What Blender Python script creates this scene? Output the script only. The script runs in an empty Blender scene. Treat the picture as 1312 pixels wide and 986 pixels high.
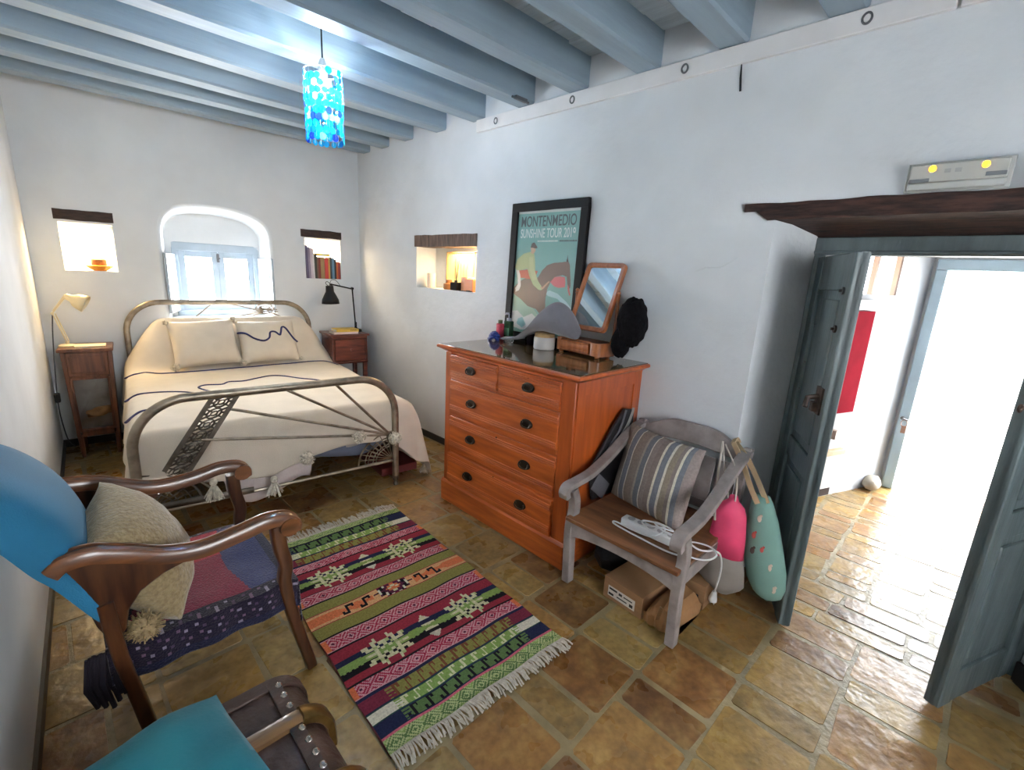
import bpy, bmesh, math, random
import numpy as np
from math import sin, cos, pi, radians, sqrt, atan2
from mathutils import Vector, Matrix, noise as mnoise
random.seed(7)
S = bpy.context.scene
COL = S.collection

# ------------------------------------------------------------------ helpers
def lin(c):
    if isinstance(c, str):
        c = [int(c[i:i+2], 16)/255 for i in (0, 2, 4)]
    return tuple(x/12.92 if x <= .04045 else ((x+.055)/1.055)**2.4 for x in c)

def mat(name, col, rough=.6, metal=0, var=.12, vs=6, col2=None, stretch=(1, 1, 1), bump=0, bs=60, coat=0, trans=0,
        emit=None, estr=0, attr=False, spec=.5, sheen=0, detail=4, ramp=(.35, .65), sss=0, alpha=1):
    m = bpy.data.materials.new(name); m.use_nodes = True
    nt = m.node_tree; N = nt.nodes; L = nt.links
    b = N['Principled BSDF']
    b.inputs['Roughness'].default_value = rough; b.inputs['Metallic'].default_value = metal
    b.inputs['Coat Weight'].default_value = coat; b.inputs['Coat Roughness'].default_value = .12
    b.inputs['Transmission Weight'].default_value = trans
    b.inputs['Specular IOR Level'].default_value = spec
    b.inputs['Sheen Weight'].default_value = sheen
    b.inputs['Alpha'].default_value = alpha
    tc = N.new('ShaderNodeTexCoord'); mp = N.new('ShaderNodeMapping'); mp.inputs['Scale'].default_value = stretch
    L.new(tc.outputs['Object'], mp.inputs['Vector'])
    nz = N.new('ShaderNodeTexNoise'); nz.inputs['Scale'].default_value = vs; nz.inputs['Detail'].default_value = detail
    L.new(mp.outputs['Vector'], nz.inputs['Vector'])
    c = lin(col)
    rp = N.new('ShaderNodeValToRGB'); rp.color_ramp.elements[0].position = ramp[0]; rp.color_ramp.elements[1].position = ramp[1]
    if attr:
        at = N.new('ShaderNodeAttribute'); at.attribute_name = 'Col'
        rp.color_ramp.elements[0].color = (1-var, 1-var, 1-var, 1); rp.color_ramp.elements[1].color = (1, 1, 1, 1)
        mx = N.new('ShaderNodeMix'); mx.data_type = 'RGBA'; mx.blend_type = 'MULTIPLY'; mx.inputs['Factor'].default_value = 1
        L.new(at.outputs['Color'], mx.inputs['A']); L.new(rp.outputs['Color'], mx.inputs['B'])
        L.new(mx.outputs['Result'], b.inputs['Base Color'])
    else:
        a2 = lin(col2) if col2 else tuple(x*(1-var) for x in c)
        a1 = c if col2 else tuple(min(1, x*(1+var*.5)) for x in c)
        rp.color_ramp.elements[0].color = (*a2, 1); rp.color_ramp.elements[1].color = (*a1, 1)
        L.new(rp.outputs['Color'], b.inputs['Base Color'])
    L.new(nz.outputs['Fac'], rp.inputs['Fac'])
    if bump:
        n2 = N.new('ShaderNodeTexNoise'); n2.inputs['Scale'].default_value = bs; n2.inputs['Detail'].default_value = 5
        L.new(mp.outputs['Vector'], n2.inputs['Vector'])
        bp = N.new('ShaderNodeBump'); bp.inputs['Strength'].default_value = bump; bp.inputs['Distance'].default_value = .01
        L.new(n2.outputs['Fac'], bp.inputs['Height']); L.new(bp.outputs['Normal'], b.inputs['Normal'])
    if emit:
        b.inputs['Emission Color'].default_value = (*lin(emit), 1); b.inputs['Emission Strength'].default_value = estr
    return m

class M:
    def __init__(s): s.v = []; s.f = []; s.c = []; s.cur = None
    def _face(s, idx): s.f.append(tuple(idx)); s.c.append(s.cur)
    def add(s, vs, fs):
        o = len(s.v); s.v += [tuple(map(float, p)) for p in vs]
        for f in fs: s._face([i+o for i in f])
        return s
    def bx(s, x0, x1, y0, y1, z0, z1, T=None):
        vs = [(x, y, z) for z in (z0, z1) for y in (y0, y1) for x in (x0, x1)]
        if T: vs = [T(*p) for p in vs]
        return s.add(vs, [(0, 2, 3, 1), (4, 5, 7, 6), (0, 1, 5, 4), (2, 6, 7, 3), (0, 4, 6, 2), (1, 3, 7, 5)])
    def quad(s, a, b, c, d): return s.add([a, b, c, d], [(0, 1, 2, 3)])
    def grid(s, P, cu=False, cv=False, cols=None):
        nu, nv = len(P), len(P[0]); o = len(s.v)
        for r in P: s.v += [tuple(map(float, p)) for p in r]
        for i in range(nu if cu else nu-1):
            for j in range(nv if cv else nv-1):
                a, b = (i+1) % nu, (j+1) % nv
                if cols is not None: s.cur = cols[i][j]
                s._face((o+i*nv+j, o+a*nv+j, o+a*nv+b, o+i*nv+b))
        return s
    def sweep(s, path, prof, up=(0, 0, 1), closed=False, caps=True, scale=None):
        """prof: list of (side, up) offsets; path: points"""
        P = [Vector(p) for p in path]; n = len(P); rings = []
        up = Vector(up); prev = None
        for i in range(n):
            if closed: t = P[(i+1) % n]-P[i-1]
            else: t = P[min(i+1, n-1)]-P[max(i-1, 0)]
            if t.length < 1e-9: t = Vector((0, 0, 1))
            t.normalize()
            ref = up if prev is None else prev
            side = t.cross(ref)
            if side.length < 1e-4: side = t.cross(Vector((1, 0, 0))) if abs(t.x) < .9 else t.cross(Vector((0, 1, 0)))
            side.normalize(); u2 = side.cross(t).normalized()
            if prev is not None or abs(up.dot(t)) > .95: prev = u2
            k = scale[i] if scale else 1
            if isinstance(k, (int, float)): k = (k, k)
            rings.append([P[i]+side*a*k[0]+u2*b*k[1] for a, b in prof])
        o = len(s.v)
        s.grid(rings, cu=closed, cv=True)
        if caps and not closed:
            m = len(prof)
            s._face([o+j for j in range(m)]); s._face([o+(n-1)*m+j for j in range(m)][::-1])
        return s
    def tube(s, path, r, n=8, closed=False, caps=True, flat=(1, 1), transport=True):
        prof = [(cos(2*pi*k/n)*flat[0], sin(2*pi*k/n)*flat[1]) for k in range(n)]
        rr = r if isinstance(r, (list, tuple)) else [r]*len(path)
        # parallel transport frames
        P = [Vector(p) for p in path]; m = len(P); rings = []; nrm = None
        for i in range(m):
            t = (P[(i+1) % m]-P[i-1]) if closed else (P[min(i+1, m-1)]-P[max(i-1, 0)])
            if t.length < 1e-9: t = Vector((0, 0, 1))
            t.normalize()
            if nrm is None:
                nrm = Vector((0, 0, 1)) if abs(t.z) < .9 else Vector((1, 0, 0))
            nrm = nrm-t*nrm.dot(t)
            if nrm.length < 1e-5: nrm = t.orthogonal()
            nrm.normalize(); bn = t.cross(nrm)
            rings.append([P[i]+nrm*a*rr[i]+bn*b*rr[i] for a, b in prof])
        o = len(s.v); s.grid(rings, cu=closed, cv=True)
        if caps and not closed:
            s._face([o+j for j in range(n)]); s._face([o+(m-1)*n+j for j in range(n)][::-1])
        return s
    def lathe(s, prof, n=24, c=(0, 0, 0), T=None, caps=True):
        P = []
        for r, z in prof:
            ring = [(c[0]+r*cos(2*pi*k/n), c[1]+r*sin(2*pi*k/n), c[2]+z) for k in range(n)]
            if T: ring = [T(*p) for p in ring]
            P.append(ring)
        o = len(s.v); s.grid(P, cv=True)
        if caps:
            s._face([o+j for j in range(n)][::-1]); s._face([o+(len(P)-1)*n+j for j in range(n)])
        return s
    def ball(s, c, r, nu=10, nv=16, T=None, bumpy=0, seed=0):
        if isinstance(r, (int, float)): r = (r, r, r)
        P = []
        for i in range(nu+1):
            a = pi*i/nu; row = []
            for j in range(nv):
                b = 2*pi*j/nv; d = Vector((sin(a)*cos(b), sin(a)*sin(b), cos(a)))
                k = 1+bumpy*mnoise.noise(d*4+Vector((seed, 0, 0)))
                p = (c[0]+d.x*r[0]*k, c[1]+d.y*r[1]*k, c[2]+d.z*r[2]*k)
                row.append(T(*p) if T else p)
            P.append(row)
        return s.grid(P, cv=True)
    def prism(s, poly, T, t):
        """poly: 2-D outline; T(a,b,h) -> xyz; thickness t along h"""
        n = len(poly); o = len(s.v)
        s.v += [tuple(map(float, T(a, b, 0))) for a, b in poly]+[tuple(map(float, T(a, b, t))) for a, b in poly]
        s._face(range(o, o+n)); s._face(range(o+2*n-1, o+n-1, -1))
        for i in range(n): s._face((o+i, o+(i+1) % n, o+n+(i+1) % n, o+n+i))
        return s

def build(name, m, material, parent=None, smooth=40, bevel=0, bseg=2, sub=0, solid=0, loc=None, rz=0, weld=True):
    me = bpy.data.meshes.new(name); me.from_pydata(m.v, [], m.f)
    has_col = any(c is not None for c in m.c)
    if has_col:
        at = me.attributes.new('Col', 'FLOAT_COLOR', 'FACE')
        arr = np.ones((len(m.f), 4), dtype=np.float32)
        for i, c in enumerate(m.c):
            if c is not None: arr[i, :3] = c[:3]
        at.data.foreach_set('color', arr.ravel())
    bm = bmesh.new(); bm.from_mesh(me)
    if weld: bmesh.ops.remove_doubles(bm, verts=bm.verts, dist=1e-5)
    bmesh.ops.recalc_face_normals(bm, faces=bm.faces)
    bm.to_mesh(me); bm.free()
    if smooth:
        me.polygons.foreach_set('use_smooth', [True]*len(me.polygons))
        if not sub: me.set_sharp_from_angle(angle=radians(smooth))
    o = bpy.data.objects.new(name, me); COL.objects.link(o)
    if material: me.materials.append(material)
    if solid:
        d = o.modifiers.new('solid', 'SOLIDIFY'); d.thickness = solid; d.offset = 0
    if bevel:
        d = o.modifiers.new('bevel', 'BEVEL'); d.width = bevel; d.segments = bseg; d.limit_method = 'ANGLE'; d.angle_limit = radians(40)
    if sub:
        d = o.modifiers.new('sub', 'SUBSURF'); d.levels = sub; d.render_levels = sub
    if parent: o.parent = parent
    if loc: o.location = loc
    if rz: o.rotation_euler.z = rz
    return o

def thing(name, label, cat, loc=(0, 0, 0), rz=0, group=None):
    o = bpy.data.objects.new(name, None); COL.objects.link(o)
    o.empty_display_size = .05
    o.location = loc; o.rotation_euler = (0, 0, rz); o['label'] = label; o['category'] = cat
    if group: o['group'] = group
    return o
def tag(o, label, cat, group=None):
    o['label'] = label; o['category'] = cat
    if group: o['group'] = group
    return o
def struct(o, label=None):
    o['kind'] = 'structure'
    if label: o['label'] = label
    return o
def dup(root, loc=None, rz=None, label=None):
    r = root.copy(); COL.objects.link(r)
    if loc is not None: r.location = loc
    if rz is not None: r.rotation_euler.z = rz
    if label: r['label'] = label
    for ch in list(root.children):
        c = ch.copy(); COL.objects.link(c); c.parent = r
        for g in list(ch.children):
            d = g.copy(); COL.objects.link(d); d.parent = c
    return r
def text(name, body, material, size, M4, parent=None, ext=.0004, xs=1, align='CENTER', bold=0):
    cu = bpy.data.curves.new(name, 'FONT'); cu.body = body; cu.size = size; cu.extrude = ext; cu.align_x = align
    cu.align_y = 'CENTER'; cu.offset = bold
    o = bpy.data.objects.new(name, cu); COL.objects.link(o)
    dg = bpy.context.evaluated_depsgraph_get()
    me = bpy.data.meshes.new_from_object(o.evaluated_get(dg)); bpy.data.objects.remove(o)
    me.transform(M4 @ Matrix.Diagonal((xs, 1, 1, 1)))
    me.name = name
    me.materials.clear(); me.materials.append(material)
    o2 = bpy.data.objects.new(name, me); COL.objects.link(o2)
    if parent: o2.parent = parent
    return o2
def frame4(o, ex, ey, ez):
    m = Matrix.Identity(4)
    for i in range(3):
        m[i][0] = ex[i]; m[i][1] = ey[i]; m[i][2] = ez[i]; m[i][3] = o[i]
    return m
def rrect(w, h, r, n=4):
    out = []
    for cx, cy, a0 in ((w/2-r, h/2-r, 0), (-w/2+r, h/2-r, pi/2), (-w/2+r, -h/2+r, pi), (w/2-r, -h/2+r, 1.5*pi)):
        for k in range(n+1):
            a = a0+pi/2*k/n; out.append((cx+r*cos(a), cy+r*sin(a)))
    return out
def spline(pts, n=8):
    """Catmull-Rom through points"""
    P = [Vector(p) for p in pts]; out = []
    for i in range(len(P)-1):
        p0 = P[max(i-1, 0)]; p1 = P[i]; p2 = P[i+1]; p3 = P[min(i+2, len(P)-1)]
        for k in range(n):
            t = k/n
            out.append(.5*((2*p1)+(p2-p0)*t+(2*p0-5*p1+4*p2-p3)*t*t+(3*p1-p0-3*p2+p3)*t**3))
    out.append(P[-1]); return out
def sm(x, a, b):
    t = min(1, max(0, (x-a)/(b-a))); return t*t*(3-2*t)
def inpoly(px, py, poly):
    """numpy point-in-polygon"""
    r = np.zeros(px.shape, bool); n = len(poly)
    for i in range(n):
        x1, y1 = poly[i]; x2, y2 = poly[(i+1) % n]
        if y1 == y2: continue
        c = ((y1 > py) != (y2 > py)) & (px < (x2-x1)*(py-y1)/(y2-y1)+x1)
        r ^= c
    return r
def pillow(w, h, t, T, n=22, pinch=.10, seed=0, wr=.004):
    """a closed cushion; T(a,b,c) maps cushion axes to world"""
    m = M()
    for sgn in (1, -1):
        P = []
        for i in range(n+1):
            u = -1+2*i/n; row = []
            for j in range(n+1):
                v = -1+2*j/n
                e = max(0, (1-abs(u)**2.6))*max(0, (1-abs(v)**2.6))
                a = u*w/2*(1-pinch*(1-v*v)*.55*abs(u)**2); b = v*h/2*(1-pinch*(1-u*u)*.55*abs(v)**2)
                c = sgn*t/2*e**.55
                if e > 0: c += wr*mnoise.noise(Vector((a*14+seed, b*14, sgn*3)))
                row.append(T(a, b, c))
            P.append(row)
        m.grid(P)
    return m
# ------------------------------------------------------------------ setting
TH = radians(5.6)
def BW(s, d, z): return (s*cos(TH)+d*sin(TH), 5.2-s*sin(TH)+d*cos(TH), z)
W = 2.53; ZC = 2.88; Y0 = -1.7
def LX(y): return -.30+.052*y
plaster = mat('white_lime_plaster', 'd9dbdc', .85, var=.05, vs=3, bump=.35, bs=9, spec=.2)
plaster_old = mat('lumpy_lime_plaster', 'd6d9dc', .75, var=.06, vs=2.5, bump=1.0, bs=8, spec=.25)
beam_m = mat('pale_blue_grey_paint', '8c9da9', .55, var=.10, vs=4, stretch=(.4, 4, 4), bump=.25, bs=14)
plank_m = mat('whitewashed_planks', 'c3ccd0', .7, var=.18, vs=3, stretch=(6, .6, 1), bump=.4, bs=20)
trim_m = mat('painted_white_batten', 'dedcdc', .5, var=.05)
lintel_m = mat('dark_old_timber', '4a2f28', .75, col2='231512', vs=7, stretch=(12, 1.2, 8), bump=.8, bs=16)
lintel2_m = mat('dark_brown_timber', '3c271f', .7, col2='221611', vs=7, stretch=(2, 10, 8), bump=.5, bs=16)
lintel3_m = mat('grey_brown_ridged_timber', '7a6254', .8, col2='453630', vs=14, stretch=(2, 9, .6), bump=.9, bs=12)
bluegrey = mat('blue_grey_door_paint', '616d6f', .38, var=.25, vs=5, stretch=(3, 3, .5), bump=.35, bs=18)
winpaint = mat('window_grey_paint', 'aab7c2', .5, var=.08)
black_m = mat('black_baseboard_paint', '2a2422', .5)
mortar_m = mat('cement_joint', '93835f', .5, col2='75674b', vs=9, bump=.5, bs=40)

def panel(m, us, vs, holes, T):
    us = sorted(set(us+[h[k] for h in holes for k in (0, 1)])); vs = sorted(set(vs+[h[k] for h in holes for k in (2, 3)]))
    for i in range(len(us)-1):
        for j in range(len(vs)-1):
            a, b = (us[i]+us[i+1])/2, (vs[j]+vs[j+1])/2
            if any(h[0] < a < h[1] and h[2] < b < h[3] for h in holes): continue
            m.quad(T(us[i], vs[j]), T(us[i+1], vs[j]), T(us[i+1], vs[j+1]), T(us[i], vs[j+1]))
def niche(m, u0, u1, v0, v1, d, T):
    for a, b, c, e in (((u0, v0), (u1, v0), 0, 1), ((u1, v0), (u1, v1), 0, 1), ((u1, v1), (u0, v1), 0, 1), ((u0, v1), (u0, v0), 0, 1)):
        m.quad(T(*a, 0), T(*b, 0), T(*b, d), T(*a, d))
    m.quad(T(u0, v0, d), T(u1, v0, d), T(u1, v1, d), T(u0, v1, d))

# --- floor: hand-made clay tiles laid in columns along y, tile by tile
def tile_floor():
    m = M(); rnd = random.Random(3)
    pal = ['9c8050', '8f7646', 'a88a52', '9b6e3e', '8e5e3a', 'a17a48', '978352', 'ae8f52', '916a44', '88744c', 'a58b56']
    def tile(x0, x1, y0, y1, lift=0):
        if (x1-x0) < .03 or (y1-y0) < .03: return
        g = .0035+rnd.random()*.004; c = lin(rnd.choice(pal)); k = .80+.38*rnd.random()
        if rnd.random() < .05: c = lin('5f3d2b')
        if x0 < 1.54 < x1 and y0 < .58 < y1: c = lin('5a3829')
        if x0 < 1.40 < x1 and y0 < .85 < y1: c = lin('7a4c30')
        c = tuple(x*k for x in c)
        j = lambda: (rnd.random()-.5)*.016
        q = [(x0+g+j(), y0+g+j()), (x1-g+j(), y0+g+j()), (x1-g+j(), y1-g+j()), (x0+g+j(), y1-g+j())]
        zt = [-.0012-rnd.random()*.0030+lift for _ in range(4)]
        cx, cy = sum(a for a, _ in q)/4, sum(b for _, b in q)/4
        # cut corners, bevelled skirt
        top = []; low = []
        for i in range(4):
            a = q[i]; p = q[i-1]; n = q[(i+1) % 4]
            for o in (p, n):
                L = math.dist(a, o); t = .012/max(L, .02)
                pt = (a[0]+(o[0]-a[0])*t, a[1]+(o[1]-a[1])*t)
                low.append((*pt, -.014))
                top.append((cx+(pt[0]-cx)*(1-.006/max(.03, abs(x1-x0)/2)), cy+(pt[1]-cy)*(1-.006/max(.03, abs(y1-y0)/2)), zt[i]))
        o = len(m.v); m.cur = c
        m.v += top+low
        m._face(range(o, o+8))
        for i in range(8): m._face((o+i, o+(i+1) % 8, o+8+(i+1) % 8, o+8+i))
    y = Y0-.05; col = 0
    # the room: wide columns, a square then a half tile
    while y < 5.3:
        w = .31
        x = LX(y)-.12-rnd.random()*.3; k = col % 2
        while x < W-.02:
            l = (.30 if k % 2 == 0 else .155)+rnd.random()*.01
            x1 = min(x+l, W)
            if x1 > LX(y)-.06 and x1-x > .05: tile(max(x, LX(y)-.06), x1, y, y+w)
            x += l; k += 1
        y += w; col += 1
    # the threshold: long narrow bricks across the doorway
    x = W; row = 0
    for wd in (.115, .12, .13):
        yy = -.75+row*.13
        while yy < 1.05:
            l = .26+rnd.random()*.14; tile(x, x+wd, yy, yy+l, .001); yy += l
        x += wd; row += 1
    # the passage: smaller squares with narrow stretchers
    xs = x; y = -1.2; col = 0
    while y < 2.1:
        w = .225; x = xs-(0 if col % 2 else .12); k = col
        while x < 5.1:
            l = .215 if k % 2 == 0 else .105
            tile(max(x, xs), x+l, y, y+w); x += l; k += 1
        y += w; col += 1
    return m
def floor_mat():
    m = bpy.data.materials.new('waxed_clay_tiles'); m.use_nodes = True; nt = m.node_tree; N = nt.nodes; L = nt.links
    b = N['Principled BSDF']; tc = N.new('ShaderNodeTexCoord')
    at = N.new('ShaderNodeAttribute'); at.attribute_name = 'Col'
    n1 = N.new('ShaderNodeTexNoise'); n1.inputs['Scale'].default_value = 10; n1.inputs['Detail'].default_value = 9
    n2 = N.new('ShaderNodeTexNoise'); n2.inputs['Scale'].default_value = 6; n2.inputs['Detail'].default_value = 3
    n3 = N.new('ShaderNodeTexNoise'); n3.inputs['Scale'].default_value = 34; n3.inputs['Detail'].default_value = 6
    for n in (n1, n2, n3): L.new(tc.outputs['Object'], n.inputs['Vector'])
    r1 = N.new('ShaderNodeValToRGB'); r1.color_ramp.elements[0].position = .32; r1.color_ramp.elements[1].position = .68
    r1.color_ramp.elements[0].color = (*lin('624a2c'), 1); r1.color_ramp.elements[1].color = (*lin('b8975a'), 1)
    e = r1.color_ramp.elements.new(.5); e.color = (*lin('96703e'), 1)
    L.new(n1.outputs['Fac'], r1.inputs['Fac'])
    mx = N.new('ShaderNodeMix'); mx.data_type = 'RGBA'; mx.inputs['Factor'].default_value = .42
    L.new(at.outputs['Color'], mx.inputs['A']); L.new(r1.outputs['Color'], mx.inputs['B'])
    r3 = N.new('ShaderNodeValToRGB'); r3.color_ramp.elements[0].position = .3; r3.color_ramp.elements[1].position = .62
    r3.color_ramp.elements[0].color = (.55, .53, .5, 1); r3.color_ramp.elements[1].color = (1, 1, 1, 1)
    L.new(n3.outputs['Fac'], r3.inputs['Fac'])
    m2 = N.new('ShaderNodeMix'); m2.data_type = 'RGBA'; m2.blend_type = 'MULTIPLY'; m2.inputs['Factor'].default_value = .7
    L.new(mx.outputs['Result'], m2.inputs['A']); L.new(r3.outputs['Color'], m2.inputs['B'])
    L.new(m2.outputs['Result'], b.inputs['Base Color'])
    rr = N.new('ShaderNodeMapRange'); rr.inputs['To Min'].default_value = .16; rr.inputs['To Max'].default_value = .42
    L.new(n2.outputs['Fac'], rr.inputs['Value']); L.new(rr.outputs['Result'], b.inputs['Roughness'])
    bp = N.new('ShaderNodeBump'); bp.inputs['Strength'].default_value = .55; bp.inputs['Distance'].default_value = .012
    add = N.new('ShaderNodeMath'); add.operation = 'MULTIPLY_ADD'; add.inputs[1].default_value = .35
    n4 = N.new('ShaderNodeTexNoise'); n4.inputs['Scale'].default_value = 9; n4.inputs['Detail'].default_value = 2
    L.new(tc.outputs['Object'], n4.inputs['Vector'])
    L.new(n3.outputs['Fac'], add.inputs[0]); L.new(n4.outputs['Fac'], add.inputs[2])
    L.new(add.outputs[0], bp.inputs['Height']); L.new(bp.outputs['Normal'], b.inputs['Normal'])
    b.inputs['Specular IOR Level'].default_value = .36
    return m
tile_m = floor_mat()
fl = build('floor', tile_floor(), tile_m, smooth=0, weld=False)
fl.data.materials.append(mortar_m)
struct(fl, 'glossy hand-made clay tile floor of squares and half tiles')
mm = M(); mm.bx(-.6, 5.15, Y0-.1, 5.7, -.06, -.0042); struct(build('floor_joints', mm, mortar_m, smooth=0), 'cement bed and joints of the clay tile floor')

# --- back wall (bed wall): two lit niches and an arched window recess
def arch_pts(off=0, n=26):
    """outline of the recess: bottom-left, up, over, down; soft and a little lopsided"""
    pts = [(.80-off, 1.02-off)]
    x0, x1, zs, zt = .80-off, 1.64+off, 1.70, 2.025+off
    for k in range(n+1):
        a = pi-pi*k/n; e = .62
        cx = (x0+x1)/2; hx = (x1-x0)/2
        x = cx+hx*math.copysign(abs(cos(a))**e, cos(a)); z = zs+(zt-zs)*abs(sin(a))**e
        z -= .035*sm(x, 1.2, 1.65)*sin(a)
        pts.append((x, z))
    pts.append((1.64+off, 1.02-off)); return pts
bwm = M()
NL = (.155, .478, 1.447, 1.815); NR = (1.972, 2.33, 1.445, 1.845); AR = (.70, 1.74, .92, 2.12)
panel(bwm, [-.5, 0, .6, 1.9, 2.75], [0, .6, 1.4, 2.3, 3.0], [NL, NR, AR], lambda s, z: BW(s, 0, z))
niche(bwm, *NL, .24, lambda a, b, d: BW(a, d, b)); niche(bwm, *NR, .24, lambda a, b, d: BW(a, d, b))
loops = []
for off, d in ((.035, 0), (.026, .004), (.012, .014), (.004, .027), (0, .045), (-.015, .18), (-.03, .30)):
    loops.append([BW(a, d, b) for a, b in arch_pts(off)])
rev = M(); rev.grid(loops, cv=True)
def corner(c, d, R):
    sd = lambda p: min(abs(p[0]-R[0]), abs(p[0]-R[1])) < 1e-4
    return sd(c) != sd(d)
front = arch_pts(.035); n = len(front)
def onrect(p):
    cx, cz = 1.22, 1.5
    dx, dz = p[0]-cx, p[1]-cz
    k = min(abs((AR[1] if dx > 0 else AR[0])-cx)/max(abs(dx), 1e-6), abs((AR[3] if dz > 0 else AR[2])-cz)/max(abs(dz), 1e-6))
    return (cx+dx*k, cz+dz*k)
outer = [onrect(p) for p in front]
for i in range(n):
    a, b = front[i], front[(i+1) % n]; c, d = outer[(i+1) % n], outer[i]
    bwm.quad(BW(a[0], 0, a[1]), BW(b[0], 0, b[1]), BW(c[0], 0, c[1]), BW(d[0], 0, d[1]))
    # a corner of the rectangle lies between two outline points
    if corner(c, d, AR):
        kx = AR[0] if min(abs(c[0]-AR[0]), abs(d[0]-AR[0])) < 1e-4 else AR[1]; kz = AR[2] if min(abs(c[1]-AR[2]), abs(d[1]-AR[2])) < 1e-4 else AR[3]
        bwm.add([BW(d[0], 0, d[1]), BW(c[0], 0, c[1]), BW(kx, 0, kz)], [(0, 1, 2)])
# recess back above and beside the window
bi = arch_pts(-.03)
FR = (.875, 1.60, 1.06, 1.73)
wb = [BW(a, .30, b) for a, b in bi]
def onr2(p):
    cx, cz = (FR[0]+FR[1])/2, 1.45; dx, dz = p[0]-cx, p[1]-cz
    k = min(abs((FR[1] if dx > 0 else FR[0])-cx)/max(abs(dx), 1e-6), abs((FR[3] if dz > 0 else FR[2])-cz)/max(abs(dz), 1e-6))
    return (cx+dx*k, cz+dz*k)
for i in range(len(bi)):
    a, b = bi[i], bi[(i+1) % len(bi)]; c, d = onr2(b), onr2(a)
    bwm.quad(BW(a[0], .30, a[1]), BW(b[0], .30, b[1]), BW(c[0], .30, c[1]), BW(d[0], .30, d[1]))
    if corner(c, d, FR):
        kx = FR[0] if min(abs(c[0]-FR[0]), abs(d[0]-FR[0])) < 1e-4 else FR[1]; kz = FR[2] if min(abs(c[1]-FR[2]), abs(d[1]-FR[2])) < 1e-4 else FR[3]
        bwm.add([BW(d[0], .3, d[1]), BW(c[0], .3, c[1]), BW(kx, .3, kz)], [(0, 1, 2)])
# wall thickness round the window opening
for (a, b), (c, d) in (((FR[0], FR[2]), (FR[1], FR[2])), ((FR[1], FR[2]), (FR[1], FR[3])), ((FR[1], FR[3]), (FR[0], FR[3])), ((FR[0], FR[3]), (FR[0], FR[2]))):
    bwm.quad(BW(a, .30, b), BW(c, .30, d), BW(c, .55, d), BW(a, .55, b))
struct(build('wall_reveal', rev, plaster, smooth=60), 'rounded white plaster reveal of the arched window recess')
struct(build('wall_back', bwm, plaster, smooth=0), 'white plaster wall behind the bed with arched window and two niches')

# --- right wall with the small niche and the splayed doorway
NS = (2.985, 3.845, 1.432, 1.80); DO = (-.56, .80, -.02, 1.915)
rwm = M()
panel(rwm, [Y0, -.6, 1.5, 2.5, 4.96], [-.02, .8, 1.3, 2.2, 3.0], [NS, DO], lambda y, z: (W, y, z))
niche(rwm, *NS, .22, lambda a, b, d: (W+d, a, b))
XF = 2.79
for (ya, yb) in ((.80, .675), (-.56, -.40)):
    rwm.quad((W, ya, -.02), (XF, yb, -.02), (XF, yb, 1.915), (W, ya, 1.915))
    rwm.quad((XF+.08, yb, -.02), (XF+.3, yb, -.02), (XF+.3, yb, 1.915), (XF+.08, yb, 1.915))
    rwm.quad((XF, yb, -.02), (XF+.08, yb, -.02), (XF+.08, yb, 1.915), (XF, yb, 1.915))
rwm.quad((XF+.05, -.40, 1.87), (XF+.3, -.40, 1.87), (XF+.3, .675, 1.87), (XF+.05, .675, 1.87))
cr_ = spline([(W-.001, y, z) for y, z in ((1.155, 1.664), (1.12, 1.674), (1.098, 1.682), (1.037, 1.684), (.981, 1.712), (.943, 1.74))], 6)
rwm.tube(cr_, [.001]+[.0045]*(len(cr_)-2)+[.001], 6, flat=(1, .6))
struct(build('wall_right', rwm, plaster_old, smooth=50), 'lumpy white plaster wall with the poster, niche and doorway')
lw = M(); lw.grid([[(LX(y), y, z) for z in (-.02, 1, 2, 3)] for y in (Y0, 0, 1.5, 3, 5.3)])
struct(build('wall_left', lw, plaster, smooth=50), 'white plaster wall beside the blue armchair')
# unseen wall behind the camera; its window is added to light the near half
rr = M(); RW = (.20, 1.20, 1.0, 2.05)
panel(rr, [-.5, W], [-.02, 3.0], [RW], lambda x, z: (x, Y0, z))
for (a, b), (c, d) in (((RW[0], RW[2]), (RW[1], RW[2])), ((RW[1], RW[2]), (RW[1], RW[3])), ((RW[1], RW[3]), (RW[0], RW[3])), ((RW[0], RW[3]), (RW[0], RW[2]))):
    rr.quad((a, Y0, b), (c, Y0, d), (c, Y0-.3, d), (a, Y0-.3, b))
struct(build('wall_rear', rr, plaster), 'white plaster wall behind the viewer with a window added for light')
w2 = M()
for x in (RW[0]+.03, (RW[0]+RW[1])/2, RW[1]-.03): w2.bx(x-.03, x+.03, Y0-.2, Y0-.14, RW[2], RW[3])
for z in (RW[2]+.03, 1.7, RW[3]-.03): w2.bx(RW[0], RW[1], Y0-.195, Y0-.145, z-.03, z+.03)
struct(build('window_added', w2, winpaint), 'painted frame of the window added in the rear wall')

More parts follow.
